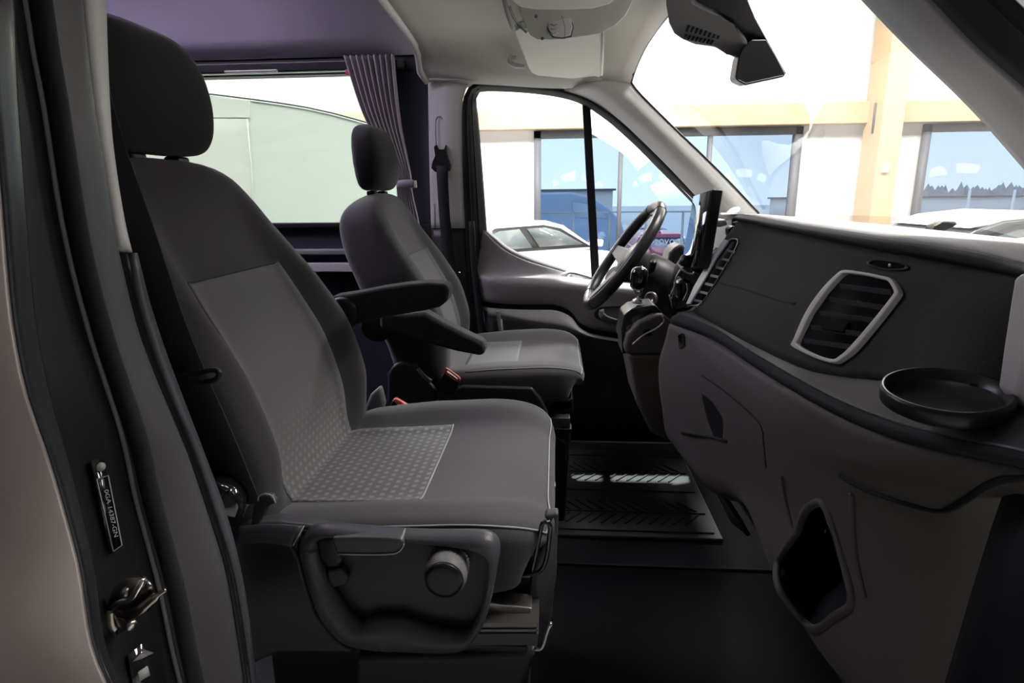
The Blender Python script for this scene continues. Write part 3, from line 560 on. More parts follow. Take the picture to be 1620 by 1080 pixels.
# sticker plates on the jamb: plane through jamb face
from mathutils.bvhtree import BVHTree
jb = BVHTree.FromPolygons([v.co for v in jf_.data.vertices], [tuple(p.vertices) for p in jf_.data.polygons])
def jp(u, v):
    d = (P(u, v, 1.0)-EYE).normalized(); h = jb.ray_cast(EYE, d)
    return h[0]-d*.011 if h[0] is not None else P(u, v, .39)
t = thing('jamb_sticker', 'narrow upright black sticker with a thin frame and code on the door jamb', 'sticker', tuple(jp(165, 800)))
prism('sticker_film', [jp(145, 729), jp(164, 722), jp(193, 862), jp(176, 876)], Vector((-.002, 0, 0)), M['gloss'], t, bevel=0)
fq = [jp(151, 758), jp(169, 752), jp(191, 862), jp(177, 872)]; cq = sum(fq, Vector())/4
tube('sticker_frame', [p+Vector((.001, 0, 0)) for p in fq+[fq[0]]], .0006, M['print'], t, k=4)
dn = (jp(182, 850)-jp(163, 762)).normalized(); rt_ = (jp(185, 800)-jp(165, 805)).normalized()
text('sticker_code', '0GA 14387-GN', jp(172, 812)+Vector((.002, 0, 0)), dn, rt_, .0062, M['print'], t)
lathe('sticker_emblem', jp(157, 738)+Vector((.001, 0, 0)), (1, -.4, 0), [(.0035, 0), (.0035, .001)], M['print'], t, n=16)
t = thing('info_label', 'dark printed label with a small pale square low on the door jamb', 'sticker', tuple(jp(225, 1050)))
la_, lb2, lc_ = jp(205, 1035), jp(245, 1020), jp(232, 1070)
ln_ = (lb2-la_).cross(lc_-la_)
jp = lambda u, v: PL(u, v, la_, ln_)
prism('label_film', [jp(203, 1035), jp(237, 1008), jp(262, 1075), jp(262, 1110), jp(215, 1110)], Vector((-.001, 0, 0)), M['gloss'], t, bevel=0)
prism('label_square', [jp(217, 1063), jp(232, 1053), jp(236, 1068), jp(220, 1077)], Vector((.001, 0, 0)), M['print'], t, bevel=0)
for k in range(5):
    a = jp(208+k*3, 1046-k*1+k*0); b = jp(228+k*3, 1028+k*1)
    tube('label_line', [a+Vector((.0012, 0, 0)), b+Vector((.0012, 0, 0))], .0005, M['plastic_mid'], t, k=4)
t = thing('door_striker', 'polished metal striker catch bolted to the door jamb', 'catch', tuple(jp(215, 955)))
def jq(u, v, o=0):
    d = (P(u, v, 1.0)-EYE).normalized(); return P(u, v, .395)-d*(.012+o*.7)
loft('striker_plate', [[jq(172, 962), jq(180, 935), jq(200, 914), jq(228, 911)], [jq(178, 985, .004), jq(192, 962, .012), (jq(212, 938, .014)), jq(240, 925, .006)], [jq(186, 1003), jq(203, 990), jq(228, 965), jq(245, 942)]], M['striker'], t, n=20, s=6, solid=.003)
tube('striker_rib', [jq(226, 914, .006), jq(218, 932, .016), jq(208, 947, .018), jq(190, 953, .016), jq(176, 962, .01)], .0028, M['chrome'], t, n=20)
tube('striker_bar', [jq(188, 968, .012), jq(205, 972, .02), jq(225, 962, .022), jq(245, 945, .014), jq(263, 932, .004)], [.004, .0045, .0045, .004, .002], M['striker'], t, n=24)
tube('striker_jaw', [jq(174, 962, .01), jq(176, 985, .01), jq(182, 994, .006)], .005, M['striker'], t, n=10)
for (u, v) in ((200, 936), (206, 988)): lathe('rivet', jq(u, v, .012), (1, -.5, 0), [(.0045, 0), (.004, .003), (.001, .0035)], M['steel'], t, n=14)
# ------------------------------------------------------------------ passenger seat belt
sb = thing('seat_belt', 'wide black seat belt running down beside the passenger seat back through a guide', 'seat belt', tuple(P(290, 600, .62)))
br = C((158, 60, .60), (165, 110, .60), (198, 230, .61), (243, 360, .62), (288, 495, .62), (326, 590, .62), (372, 695, .62), (412, 795, .62))
bl = C((90, 60, .60), (100, 110, .60), (130, 230, .60), (172, 360, .61), (216, 495, .61), (256, 590, .61), (305, 695, .62), (350, 800, .63))
loft('webbing', [bl, br], M['matte'], sb, n=40, s=2, solid=.0025)
tube('belt_guide', C((252, 605, .605), (262, 597, .605), (300, 592, .605), (335, 585, .605), (345, 588, .605), (346, 595, .605), (335, 602, .605), (300, 605, .605), (262, 610, .605)), .0032, M['black'], sb, closed=True, n=50, k=8)
lathe('tensioner', P(338, 800, .60), (0, -1, 0), [(.03, -.03), (.034, 0), (.03, .008), (.016, .012), (.015, .02), (.001, .021)], M['gloss'], sb, n=28)
tube('tensioner_clip', C((312, 776, .585), (325, 762, .58), (345, 768, .58), (362, 776, .585)), .004, M['gloss'], sb, n=12)
box('tensioner_lever', P(337, 795, .575), (.012, .008, .010), M['chrome'], sb, bevel=.002)
tube('webbing_stitch', C((408, 792, .615), (410, 784, .612), (420, 781, .61), (430, 784, .612), (436, 795, .615)), .0009, M['piping'], sb, n=16, k=5)
prism('belt_anchor', C((402, 790, .62), (415, 784, .62), (428, 785, .62), (436, 796, .62), (425, 800, .62), (408, 830, .62), (396, 832, .62)), (0, .01, 0), M['plastic'], sb, bevel=.002)
# ================================================================== SEATS
class Pad:
    """upholstered pad: stations (Ox, Oz, Nx, Nz, w, T, b), cross-section in y / normal"""
    def __init__(s, cy, st, e=.42, seam=.60, dx=(0, 0, 0), n=48):
        s.cy, s.e, s.seam, s.off = cy, e, seam, Vector(dx)
        a = sp([Vector((q[0], 0, q[1])) for q in st], n)
        # resample all attributes by chord
        L = [0]
        for p, q in zip(st, st[1:]): L.append(L[-1]+math.hypot(q[0]-p[0], q[1]-p[1])+1e-6)
        s.st = []
        for i in range(n):
            t = L[-1]*i/(n-1); k = max(j for j in range(len(L)-1) if L[j] <= t+1e-12); f = (t-L[k])/(L[k+1]-L[k])
            p, q = st[k], st[k+1]
            s.st.append([a[i].x, a[i].z]+[p[c]+(q[c]-p[c])*f for c in range(2, 7)])
        for _ in range(3):   # smooth the other attributes
            o = [list(r) for r in s.st]
            for i in range(1, n-1):
                for c in range(2, 7): s.st[i][c] = (o[i-1][c]+2*o[i][c]+o[i+1][c])/4
    def bump(s, yn, b):
        g = min(1, max(0, (abs(yn)-s.seam+.12)/.30)); g = g*g*(3-2*g)
        tap = 1 if abs(yn) < .9 else max(0, 1-((abs(yn)-.9)/.1)**2*.35)
        return b*g*tap-.0035*math.exp(-((abs(yn)-s.seam)/.022)**2)*(1 if b > .001 else 0)
    def place(s, r, yn, h):
        nx, nz = r[2], r[3]; l = math.hypot(nx, nz)
        return Vector((r[0]+nx/l*h, s.cy+yn*r[4], r[1]+nz/l*h))+s.off
    def top(s, i, yn, o=0):
        r = s.st[i]; f = (1-min(1, abs(yn))**(2/s.e))**(s.e/2)
        return s.place(r, yn, r[5]/2*(f-1)+s.bump(yn, r[6])+o)
    def body(s, name, m, parent, K=72):
        rows = []
        for r in s.st:
            row = []
            for k in range(K):
                a = 2*math.pi*k/K; c, q = math.cos(a), math.sin(a)
                yn = math.copysign(abs(c)**s.e, c); nn = math.copysign(abs(q)**s.e, q)
                h = r[5]/2*(nn-1)+(s.bump(yn, r[6]) if q > 0 else 0)
                row.append(s.place(r, yn, h))
            rows.append(row)
        vs = [p for r in rows for p in r]; n = len(rows)
        fs = [(i*K+k, i*K+(k+1) % K, (i+1)*K+(k+1) % K, (i+1)*K+k) for i in range(n-1) for k in range(K)]
        fs += [tuple(range(K)), tuple(range((n-1)*K, n*K))]
        return mesh(name, vs, fs, m, parent)
    def patch(s, name, i0, i1, y0, y1, m, parent, o=.0015, J=24):
        rows = [[s.top(i, y0+(y1-y0)*j/J, o) for j in range(J+1)] for i in range(i0, i1+1)]
        return grid(name, rows, m, parent, solid=.001)
def make_seat(cy, dx, dz, label, group, passenger):
    O = (dx, 0, dz)
    t = thing('captain_chair', label, 'seat', (dx-.2, cy, .77), group)
    cu_st = [(-.44, 1.285, 0, 1, .20, .06, .0), (-.42, 1.293, 0, 1, .245, .08, .01), (-.38, 1.298, 0, 1, .258, .09, .022), (-.25, 1.302, 0, 1, .262, .095, .034), (-.12, 1.312, 0, 1, .262, .092, .030),
             (-.07, 1.314, 0.03, 1, .258, .088, .024), (-.04, 1.313, .08, 1, .250, .085, .018), (-.02, 1.309, .30, 1, .238, .078, .010), (-.006, 1.300, .7, .8, .222, .07, .003), (.002, 1.285, 1, .3, .205, .06, 0), (-.002, 1.265, 1, -.1, .190, .045, 0), (-.016, 1.250, 1, -.5, .16, .03, 0)]
    cp = Pad(cy, cu_st, dx=O, seam=.60, e=.27)
    body = cp.body('seat_cushion', M['fabric'], t)
    n = len(cp.st)
    i1 = max(i for i, r in enumerate(cp.st) if r[0] < -.19)
    cp.patch('cushion_insert', 2, i1, -.575, .575, M['seat_dot'] if passenger else M['fabric'], t)
    tube('insert_piping', [cp.top(i1, -.575+1.15*j/20, .002) for j in range(21)], .0016, M['piping'] if passenger else M['fabric'], t, k=6)
    for sg in (-1, 1):
        pl = [cp.top(i, sg*.60, .0008) for i in range(3, max(i for i, r in enumerate(cp.st) if r[0] < -.03))]
        tube('seam', pl, .0012, M['fabric_dark'], t, k=6)
    # piping round the cushion edge
    ie = [i for i, r in enumerate(cp.st) if r[0] > -.34 and r[1] > 1.299]
    near = [cp.top(i, -.955, .0015) for i in ie]; far = [cp.top(i, .955, .0015) for i in ie]
    lastr = cp.st[ie[-1]]
    front = [cp.top(ie[-1], -.93+1.86*j/20, .0015) for j in range(21)]
    tube('edge_piping', near+front+far[::-1], .0013, M['piping'], t, n=90, k=6)
    bk = [(-.375, 1.262, 1, .30, .20, .09, .0), (-.395, 1.285, 1, .30, .235, .12, .012), (-.415, 1.325, 1, .25, .252, .14, .034), (-.425, 1.40, 1, .12, .258, .15, .045), (-.455, 1.50, 1, .35, .262, .155, .045), (-.505, 1.60, 1, .45, .255, .15, .035),
          (-.550, 1.69, 1, .40, .232, .145, .02), (-.570, 1.745, 1, .32, .214, .14, .008), (-.580, 1.775, 1, .25, .196, .13, 0), (-.588, 1.793, 1, .2, .168, .11, 0), (-.600, 1.806, 1, .2, .12, .075, 0), (-.615, 1.812, 1, .2, .07, .04, 0)]
    bp_ = Pad(cy, bk, dx=O, seam=.60, n=60)
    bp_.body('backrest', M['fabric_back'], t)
    j0 = min(i for i, r in enumerate(bp_.st) if r[1] > 1.285); j1 = max(i for i, r in enumerate(bp_.st) if r[1] < 1.640)
    bp_.patch('backrest_insert', j0, j1, -.575, .575, M['back_dot'] if passenger else M['fabric'], t)
    tube('seam', [bp_.top(j1, -.60+1.2*j/20, .0005) for j in range(21)], .0022, M['fabric_dark'], t, k=6)
    jt = max(i for i, r in enumerate(bp_.st) if r[1] < 1.75)
    for sg in (-1, 1): tube('seam', [bp_.top(i, sg*.60, .0004) for i in range(j0, jt)], .0013, M['fabric_dark'], t, k=6)
    hs = []
    for (z, fx, w_, T_) in ((1.820, -.620, .075, .03), (1.824, -.605, .100, .052), (1.835, -.594, .118, .072), (1.86, -.585, .128, .086), (1.90, -.583, .133, .092), (1.94, -.588, .131, .089), (1.97, -.597, .122, .080), (1.992, -.608, .105, .066), (2.003, -.620, .080, .046), (2.008, -.634, .05, .02)):
        hs.append((fx, z, 1, 0, w_, T_, 0))
    hp = Pad(cy, hs, dx=O, e=.55, seam=.9)
    hr = hp.body('headrest', M['fabric_dark'], t)
    tube('headrest_seam', [hp.top(i, -.93, -.006) for i in range(6, 40)], .0012, M['fabric'], hr, k=5)
    for sg in (-1, 1):
        hx = Vector((-.632+dx, cy+sg*.055, 1.80+dz))
        lathe('headrest_post', hx, (.05, 0, 1), [(.0055, -.05), (.0055, .06)], M['steel'], t, n=14)
        box('post_sleeve', hx+Vector((0, 0, .012)), (.026, .034, .014), M['black'], t, bevel=.004)
    # back shell and pedestal
    bs = [[Vector((x+dx, cy+y, z+dz)) for y in (-.17, 0, .17)] for x, z in ((-.50, 1.27), (-.555, 1.42), (-.60, 1.55), (-.655, 1.68))]
    loft('back_shell', bs, M['plastic'], t, n=10, s=4, solid=.02)
    prism('pedestal', [(-.43+dx, cy-.205, .77), (-.05+dx, cy-.205, .77), (-.035+dx, cy-.205, 1.13+dz), (-.43+dx, cy-.205, 1.13+dz)], (0, .41, 0), M['jamb'], t, bevel=.012)
    for sg in (-1, 1):
        yy = cy+sg*.225
        box('slide_rail', (-.24+dx, yy, 1.165+dz), (.40, .035, .032), M['rail'], t, bevel=.003)
        box('rail_cover', (-.24+dx, yy, 1.143+dz), (.41, .045, .014), M['black'], t, bevel=.003)
    box('swivel_plate', (-.23+dx, cy, 1.19+dz), (.36, .40, .03), M['black'], t, bevel=.005)
    box('seat_pan', (-.23+dx, cy, 1.205+dz), (.40, .42, .05), M['black'], t, bevel=.01)
    return t, cp, bp_
seat1, cp1, bp1 = make_seat(.95, 0, 0, 'grey fabric passenger seat with dotted insert, nearest the open door', 'grey fabric cab seats', True)
del seat1['group']
seat2, cp2, bp2 = make_seat(1.87, .085, -.05, 'grey fabric driver seat beyond the passenger seat, beside the far door', 'grey fabric cab seats', False)
del seat2['group']
# pale woven insert ends on the driver seat
cp2.patch('cushion_patch', 8, max(i for i, r in enumerate(cp2.st) if r[0] < -.19), -.56, .56, mat('pale_woven_fabric', (.125, .13, .135), .9, noise=300, bump=.3), seat2, o=.003)
# armrests
def armrest(par, pts, r0, y, wd):
    a = C(*[(u, v, y) for u, v in pts])
    return prism('armrest', a, (0, wd, 0), M['fabric_dark'], par, bevel=.022, seg=5)
armrest(seat1, [(520, 470), (560, 464), (600, 456), (640, 450), (680, 447), (704, 449), (711, 458), (708, 476), (695, 486), (670, 492), (620, 500), (570, 512), (530, 520)], 0, 1.235, .06)
armrest(seat2, [(600, 494), (640, 496), (672, 494), (700, 510), (740, 530), (762, 540), (769, 548), (766, 562), (757, 563), (720, 556), (680, 545), (640, 532), (600, 520)], 0, 1.55, .06)
# armrest hinge covers and inboard recliner
lathe('armrest_hinge', P(540, 497, 1.225), (0, 1, 0), [(.03, -.005), (.036, 0), (.036, .02)], M['black'], seat1, n=24)
lathe('armrest_hinge', P(603, 510, 1.62), (0, 1, 0), [(.04, -.05), (.045, -.045), (.045, .0)], M['black'], seat2, n=24)
prism('recliner_cover', C((575, 650, 1.215), (585, 625, 1.215), (600, 612, 1.215), (607, 640, 1.215), (600, 665, 1.215)), (0, .03, 0), M['plastic_mid'], seat1, bevel=.008)
prism('recliner_cover', C((612, 640, 1.58), (612, 592, 1.58), (622, 577, 1.58), (640, 572, 1.58), (655, 577, 1.58), (672, 598, 1.58), (690, 620, 1.58), (690, 650, 1.58), (640, 650, 1.58)), (0, .03, 0), M['plastic'], seat2, bevel=.01)
tube('recliner_edge', C((661, 583, 1.575), (672, 596, 1.575), (682, 603, 1.575)), .006, M['plastic_mid'], seat2, n=10)
# side valance of the driver seat facing us
prism('side_valance', C((690, 650, 1.60), (700, 625, 1.60), (730, 610, 1.60), (790, 611, 1.60), (842, 613, 1.60), (856, 630, 1.60), (868, 655, 1.60), (868, 700, 1.60), (700, 700, 1.60)), (0, .03, 0), M['plastic'], seat2, bevel=.008)
prism('front_catch', C((868, 640, 1.66), (884, 628, 1.66), (905, 630, 1.66), (907, 645, 1.66), (890, 652, 1.66), (880, 668, 1.66)), (0, .05, 0), M['gloss'], seat2, bevel=.006)
tube('adjust_bar', C((872, 665, 1.66), (884, 655, 1.66), (886, 672, 1.66), (878, 690, 1.66), (892, 700, 1.66), (893, 740, 1.66)), .006, M['gloss'], seat2, n=24)
# --- buckles
for (us, lab) in (((621, 632, 1.24), 'black belt buckle with orange-red button beside the passenger seat cushion'), ((704, 586, 1.57), 'black belt buckle with orange-red rim beside the driver seat cushion')):
    u, v, y = us; t = thing('belt_buckle', lab, 'buckle', tuple(P(u, v+30, y)))
    k = 1.0 if y > 1.4 else 1.15
    prism('buckle_body', C((u, v, y), (u+24*k, v+17*k, y), (u+14*k, v+42, y), (u-14*k, v+34, y)), (0, .03, 0), M['black'], t, bevel=.005)
    if y > 1.4: ring('release_button', C((u, v-3, y-.002), (u+4, v-2, y-.002), (u+23, v+12, y-.002), (u+22, v+17, y-.002), (u+17, v+17, y-.002), (u, v+5, y-.002)), C((u+3, v+0, y-.002), (u+5, v+0, y-.002), (u+20, v+12, y-.002), (u+19, v+14, y-.002), (u+16, v+14, y-.002), (u+4, v+4, y-.002)), (0, .01, 0), M['red'], t, n=30, bevel=0)
    else: prism('release_button', C((u, v, y-.003), (u+6, v-1, y-.003), (u+25, v+10, y-.003), (u+27, v+15, y-.003), (u+8, v+9, y-.003)), (0, .012, 0), M['red'], t, bevel=.002)
# --- passenger seat side shell with levers
YS = .655
def cs(l, y=YS): return C(*[(a, b, y) for a, b in l])
outer = [(352, 870), (366, 845), (380, 832), (430, 830), (478, 833), (505, 834), (560, 838), (610, 842), (653, 845), (705, 846), (749, 846), (773, 849), (786, 860), (788, 880), (784, 905), (777, 945), (766, 985), (752, 1008), (735, 1026), (715, 1034), (660, 1036), (600, 1037), (520, 1036), (440, 1034), (380, 1030), (358, 1000), (350, 940)]
inner = [(501, 862), (508, 852), (525, 849), (570, 850), (620, 852), (660, 857), (710, 864), (748, 872), (766, 882), (772, 898), (770, 925), (763, 960), (754, 985), (738, 1004), (715, 1003), (680, 998), (655, 990), (637, 983), (612, 981), (588, 983), (572, 990), (556, 982), (535, 955), (517, 925), (504, 890)]
# left third is a flat cover; the ring starts right of it
o2 = [(470, 862), (482, 845), (505, 834)]+outer[6:22]+[(600, 1037), (560, 1030), (530, 1012), (500, 975), (484, 925), (474, 885)]
so_, si_ = sp(cs(o2, .655), 120, True), sp(cs(inner, .652), 120, True)
so_ = so_
def align(a, b):   # rotate b so that it starts near a[0]
    k = min(range(len(b)), key=lambda i: (b[i]-a[0]).length); return b[k:]+b[:k]
si_ = align(so_, si_)
if (so_[10]-si_[10]).length > (so_[10]-si_[-10]).length: si_ = [si_[0]]+si_[1:][::-1]
rows = [[p+Vector((0, .016, -.002)) for p in so_], [p+Vector((0, .008, 0)) for p in so_], [a.lerp(b, .25)+Vector((0, -.006, 0)) for a, b in zip(so_, si_)], [a.lerp(b, .7)+Vector((0, -.008, 0)) for a, b in zip(so_, si_)], [p for p in si_], [p+Vector((0, .016, 0)) for p in si_]]
rows = [r+[r[0]] for r in rows]
grid('side_shell', rows, M['plastic_shell'], seat1, solid=.002)
prism('recess_plate', cs([(501, 855), (525, 848), (660, 856), (748, 870), (770, 884), (774, 900), (764, 965), (738, 1008), (680, 1000), (637, 985), (588, 986), (565, 995), (535, 960), (505, 900)], .668), (0, .004, 0), M['plastic'], seat1, bevel=.001)
prism('rear_cover', cs([(345, 900), (356, 866), (380, 836), (430, 832), (476, 835), (462, 862), (474, 885), (484, 925), (500, 975), (530, 1012), (560, 1034), (440, 1034), (380, 1060), (350, 1060)], .672), (0, .03, 0), M['plastic'], seat1, bevel=.006)
loft('rear_cover_top', [cs([(380, 832), (430, 829), (478, 832)], .66), cs([(366, 862), (420, 858), (462, 864)], .652)], M['plastic_shell'], seat1, n=12, s=3, solid=.005)
loft('shell_top', [cs([(395, 824), (440, 815), (485, 818), (540, 832), (600, 838), (700, 843)], .70), cs([(383, 832), (430, 830), (480, 834), (540, 837), (600, 842), (700, 847)], .665)], M['plastic_shell'], seat1, n=24, s=3, solid=.005)
prism('cover_lip', cs([(462, 862), (478, 834), (480, 834), (464, 864)], .65), (0, .004, 0), M['piping'], seat1, bevel=0)
lever = prism('recline_lever', cs([(531, 873), (528, 862), (524, 851), (560, 850), (610, 851), (634, 853), (640, 860), (637, 869), (627, 876), (590, 877), (537, 877)], .640), (0, .028, 0), M['plastic_shell'], seat1, bevel=.004, seg=3)
tube('lever_edge', cs([(533, 876), (590, 877), (625, 875), (636, 867), (639, 860)], .639), .0012, M['steel'], lever, n=24, k=6)
prism('lever_arm', cs([(498, 858), (508, 850), (528, 851), (540, 888), (538, 898), (518, 900), (505, 885)], .648), (0, .02, 0), M['black'], seat1, bevel=.005)
prism('lever_hub', cs([(517, 903), (540, 898), (551, 913), (548, 926), (527, 930), (519, 920)], .656), (0, .012, 0), M['plastic'], seat1, bevel=.003)
kn = P(703, 915, .625)
lathe('lumbar_knob', kn, (.0, -1, -.0), [(.0265, -.032), (.0265, -.006), (.0245, 0), (.0225, .003)], M['plastic_mid'], seat1, n=72, knurl=.06)
lathe('knob_face', kn+Vector((0, -.001, 0)), (0, -1, 0), [(.0235, 0), (.0225, .004), (.017, .0055), (.001, .004)], M['black'], bpy.data.objects['lumbar_knob'], n=40)
tube('slide_bar', C((776, 918, .72), (795, 914, .72), (822, 911, .72), (845, 907, .72), (858, 899, .72), (865, 880, .72), (869, 850, .72), (870, 833, .72), (866, 826, .72), (858, 828, .72), (853, 850, .72), (847, 880, .72), (842, 903, .72)), .0032, M['gloss'], seat1, n=60, k=8)
loft('front_bracket', [C((843, 900, .73), (838, 940, .73), (832, 978, .73)), C((876, 820, .74), (880, 900, .74), (866, 978, .74))], M['plastic_shell'], seat1, n=10, s=3, solid=.006)
prism('front_upright', C((862, 815, .76), (884, 812, .76), (880, 900, .76), (872, 985, .76), (862, 985, .76)), (0, .02, 0), M['plastic_shell'], seat1, bevel=.004)
prism('rail_end', C((768, 952, .70), (790, 956, .70), (842, 962, .70), (838, 978, .70), (770, 978, .70)), (0, .03, 0), M['steel'], seat1, bevel=.002)
for (v0, v1, m_) in ((985, 993, 'rail'), (995, 1000, 'rail'), (1002, 1021, 'plastic_shell')):
    prism('rail_front', C((745, v0, .68), (852, v0, .68), (850, v1, .68), (740, v1, .68)), (0, .05, 0), M[m_], seat1, bevel=.001)
tube('rail_edge', C((872, 985, .69), (866, 1000, .69), (858, 1024, .69), (845, 1027, .69)), .003, M['steel'], seat1, n=14)
prism('pedestal_apron', C((560, 1040, .70), (735, 1036, .70), (852, 1030, .70), (830, 1085, .70), (800, 1140, .70), (560, 1140, .70)), (0, .03, 0), M['plastic'], seat1, bevel=.01)
prism('lock_bracket', C((868, 768, .9), (880, 770, .9), (878, 800, .9), (866, 798, .9)), (0, .02, 0), M['black'], seat1, bevel=.002)
# ================================================================== FOOTWELL MATS
fm = thing('floor_mat', 'grey-green ribbed rubber mat in the driver footwell', 'mat', (.25, 1.9, .77))
box('mat_sheet', (.20, 1.90, .776), (.58, .62, .012), M['mat_rubber'], fm, bevel=.004)
vs = []; fs = []
def ribseg(a, b, w_=.003, h=.004, z=.782):
    a = Vector(a); b = Vector(b); d = (b-a).normalized(); s_ = Vector((-d.y, d.x))*w_; i = len(vs)
    for q, zz in ((a-s_, z), (a+s_, z), (b+s_, z), (b-s_, z), (a-s_, z+h), (a+s_, z+h), (b+s_, z+h), (b-s_, z+h)): vs.append((q.x, q.y, zz))
    fs.extend([(i+4, i+5, i+6, i+7), (i, i+1, i+5, i+4), (i+1, i+2, i+6, i+5), (i+2, i+3, i+7, i+6), (i+3, i, i+4, i+7)])
for k in range(12):
    x = -.0+k*.036
    for yb, s_ in ((1.66, 1), (1.80, -1), (1.94, 1), (2.08, -1)): ribseg((x, yb), (x+.05, yb+.06*s_), .0022)
for yy in (1.62, 1.73, 1.87, 2.01, 2.15): ribseg((-.03, yy), (.47, yy), .0025)
mesh('mat_ribs', vs, fs, M['mat_rubber'], fm, smooth=False, kind='stuff')
fm = thing('floor_mat', 'black rubber mat across the passenger footwell', 'mat', (.3, 1.0, .77))
box('mat_sheet', (.27, 1.02, .776), (.66, .86, .012), M['void'], fm, bevel=.004)
tube('mat_rim', [(-.05, .60, .784), (.59, .60, .784), (.59, 1.44, .784), (-.05, 1.44, .784)], .006, M['matte'], fm, closed=True, k=6)
ft = loft('foot_rest', [[(.62, .5, .79), (.62, 2.3, .79)], [(.80, .5, .92), (.80, 2.3, .92)], [(.98, .5, 1.2), (.98, 2.3, 1.2)]], M['carpet'], None, n=4, s=5, solid=.01); ft.name = 'trim_12'; S(ft)
# ================================================================== DASHBOARD
FA, FB, FC = P(1602, 432, .50), P(1165, 350, 1.23), P(1290, 588, .70)
FN = (FB-FA).cross(FC-FA).normalized()
if FN.x > 0: FN = -FN
def PP(u, v, o=0.0): return PL(u, v, FA, FN)+FN*o
def PPs(l, o=0.0): return [PP(u, v, o) for u, v in l]
db = thing('dashboard', 'long charcoal dashboard with grey pad, chrome ringed vents, shelf and taupe lower panels', 'dashboard', (.45, 1.4, .77))
e_top = C((1700, 430, .40), (1660, 424, .44), (1610, 415, .48), (1560, 402, .52), (1480, 388, .59), (1420, 380, .65), (1340, 368, .765), (1250, 354, .95), (1200, 344, 1.12), (1170, 340, 1.25), (1150, 340, 1.45), (1142, 340, 1.75), (1138, 338, 2.2))
e_bk = [Vector((.74, y, 1.664)) for y in (.50, .54, .58, .62, .68, .74, .84, 1.0, 1.15, 1.3, 1.5, 1.8, 2.25)]
for i, b in enumerate(e_bk): b.x += .10*math.sin(math.pi*min(1, max(0, (b.y-.5)/1.8)))
e_mid = [a.lerp(b, .45)+Vector((0, 0, .004)) for a, b in zip(e_top, e_bk)]
e_b0 = [a.lerp(b, .06)+Vector((0, 0, .003)) for a, b in zip(e_top, e_bk)]
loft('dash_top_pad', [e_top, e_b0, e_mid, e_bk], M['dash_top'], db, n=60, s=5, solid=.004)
e_lo = [P(1700, 444, .415)]+PPs([(1660, 443), (1604, 434), (1560, 425), (1480, 411), (1420, 400), (1340, 385), (1250, 366), (1200, 356), (1170, 350)])
e_lo[1] = P(1655, 441, .45)
e_roll = [a.lerp(b, .5)+Vector((-.010, 0, 0)) for a, b in zip(e_top[:10], e_lo)]
loft('pad_roll', [e_top[:10], e_roll, e_lo], M['matte'], db, n=60, s=5, solid=.003)
# rear gap between pad and glass
tube('defroster_slot', [P(1480, 384, .98)+Vector((0, 0, -.004)), P(1540, 389, .95)+Vector((0, 0, -.003)), P(1600, 387, .92)+Vector((0, 0, -.004))], .005, M['matte'], db, n=12)
loft('cowl_hump', [[(.76, .45, 1.655), (.80, .8, 1.66), (.84, 1.2, 1.66)], [(.86, .45, 1.678), (.90, .8, 1.685), (.92, 1.2, 1.665)], [(1.0, .45, 1.64), (1.02, .8, 1.65), (1.02, 1.2, 1.64)]], M['plastic_mid'], db, n=14, s=4, solid=.004)
# upper face
f0 = e_lo[1:]
fm1 = [P(1650, 530, .46)]+PPs([(1592, 520), (1545, 520), (1455, 512), (1390, 500), (1310, 478), (1215, 445), (1160, 418), (1135, 400)])
f1 = [P(1650, 625, .46)]+PPs([(1588, 612), (1530, 612), (1430, 604), (1360, 598), (1280, 585), (1190, 545), (1130, 512), (1098, 494)])
fm1 = sp(fm1, 12); f0_ = sp(f0, 12); f1_ = sp(f1, 12)
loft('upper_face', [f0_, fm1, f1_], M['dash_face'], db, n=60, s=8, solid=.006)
tube('glovebox_crease', PPs([(1140, 447), (1180, 458), (1230, 474), (1262, 482)], .002), .0022, M['matte'], db, n=24, k=6)
# shelf
s_in = f1_
s_ed = sp(C((1700, 738, .36), (1620, 716, .385), (1500, 692, .44), (1400, 664, .51), (1300, 620, .64), (1200, 562, .86), (1130, 519, 1.07), (1075, 495, 1.27)), 30)
s_un = sp(C((1700, 760, .37), (1620, 738, .395), (1500, 713, .45), (1400, 686, .52), (1300, 642, .655), (1200, 583, .88), (1130, 538, 1.09), (1062, 512, 1.29)), 30)
loft('shelf', [s_in, [a.lerp(b, .85) for a, b in zip(sp(s_in, 30), s_ed)], s_ed], M['plastic'], db, n=60, s=6, solid=.003)
loft('shelf_edge', [s_ed, [a.lerp(b, .5)+Vector((-.008, 0, 0)) for a, b in zip(s_ed, s_un)], s_un], M['matte'], db, n=60, s=5, solid=.003)
# cup holder
ch = P(1497, 620, .46); cn = Vector((-.10, -.10, 1)).normalized()
lathe('cup_holder', ch+Vector((0, 0, -.016)), cn, [(.036, .004), (.0425, .008), (.0430, .017), (.042, .0200), (.0395, .0200), (.037, .012), (.036, .011), (.001, .011)], M['black'], db, n=56)
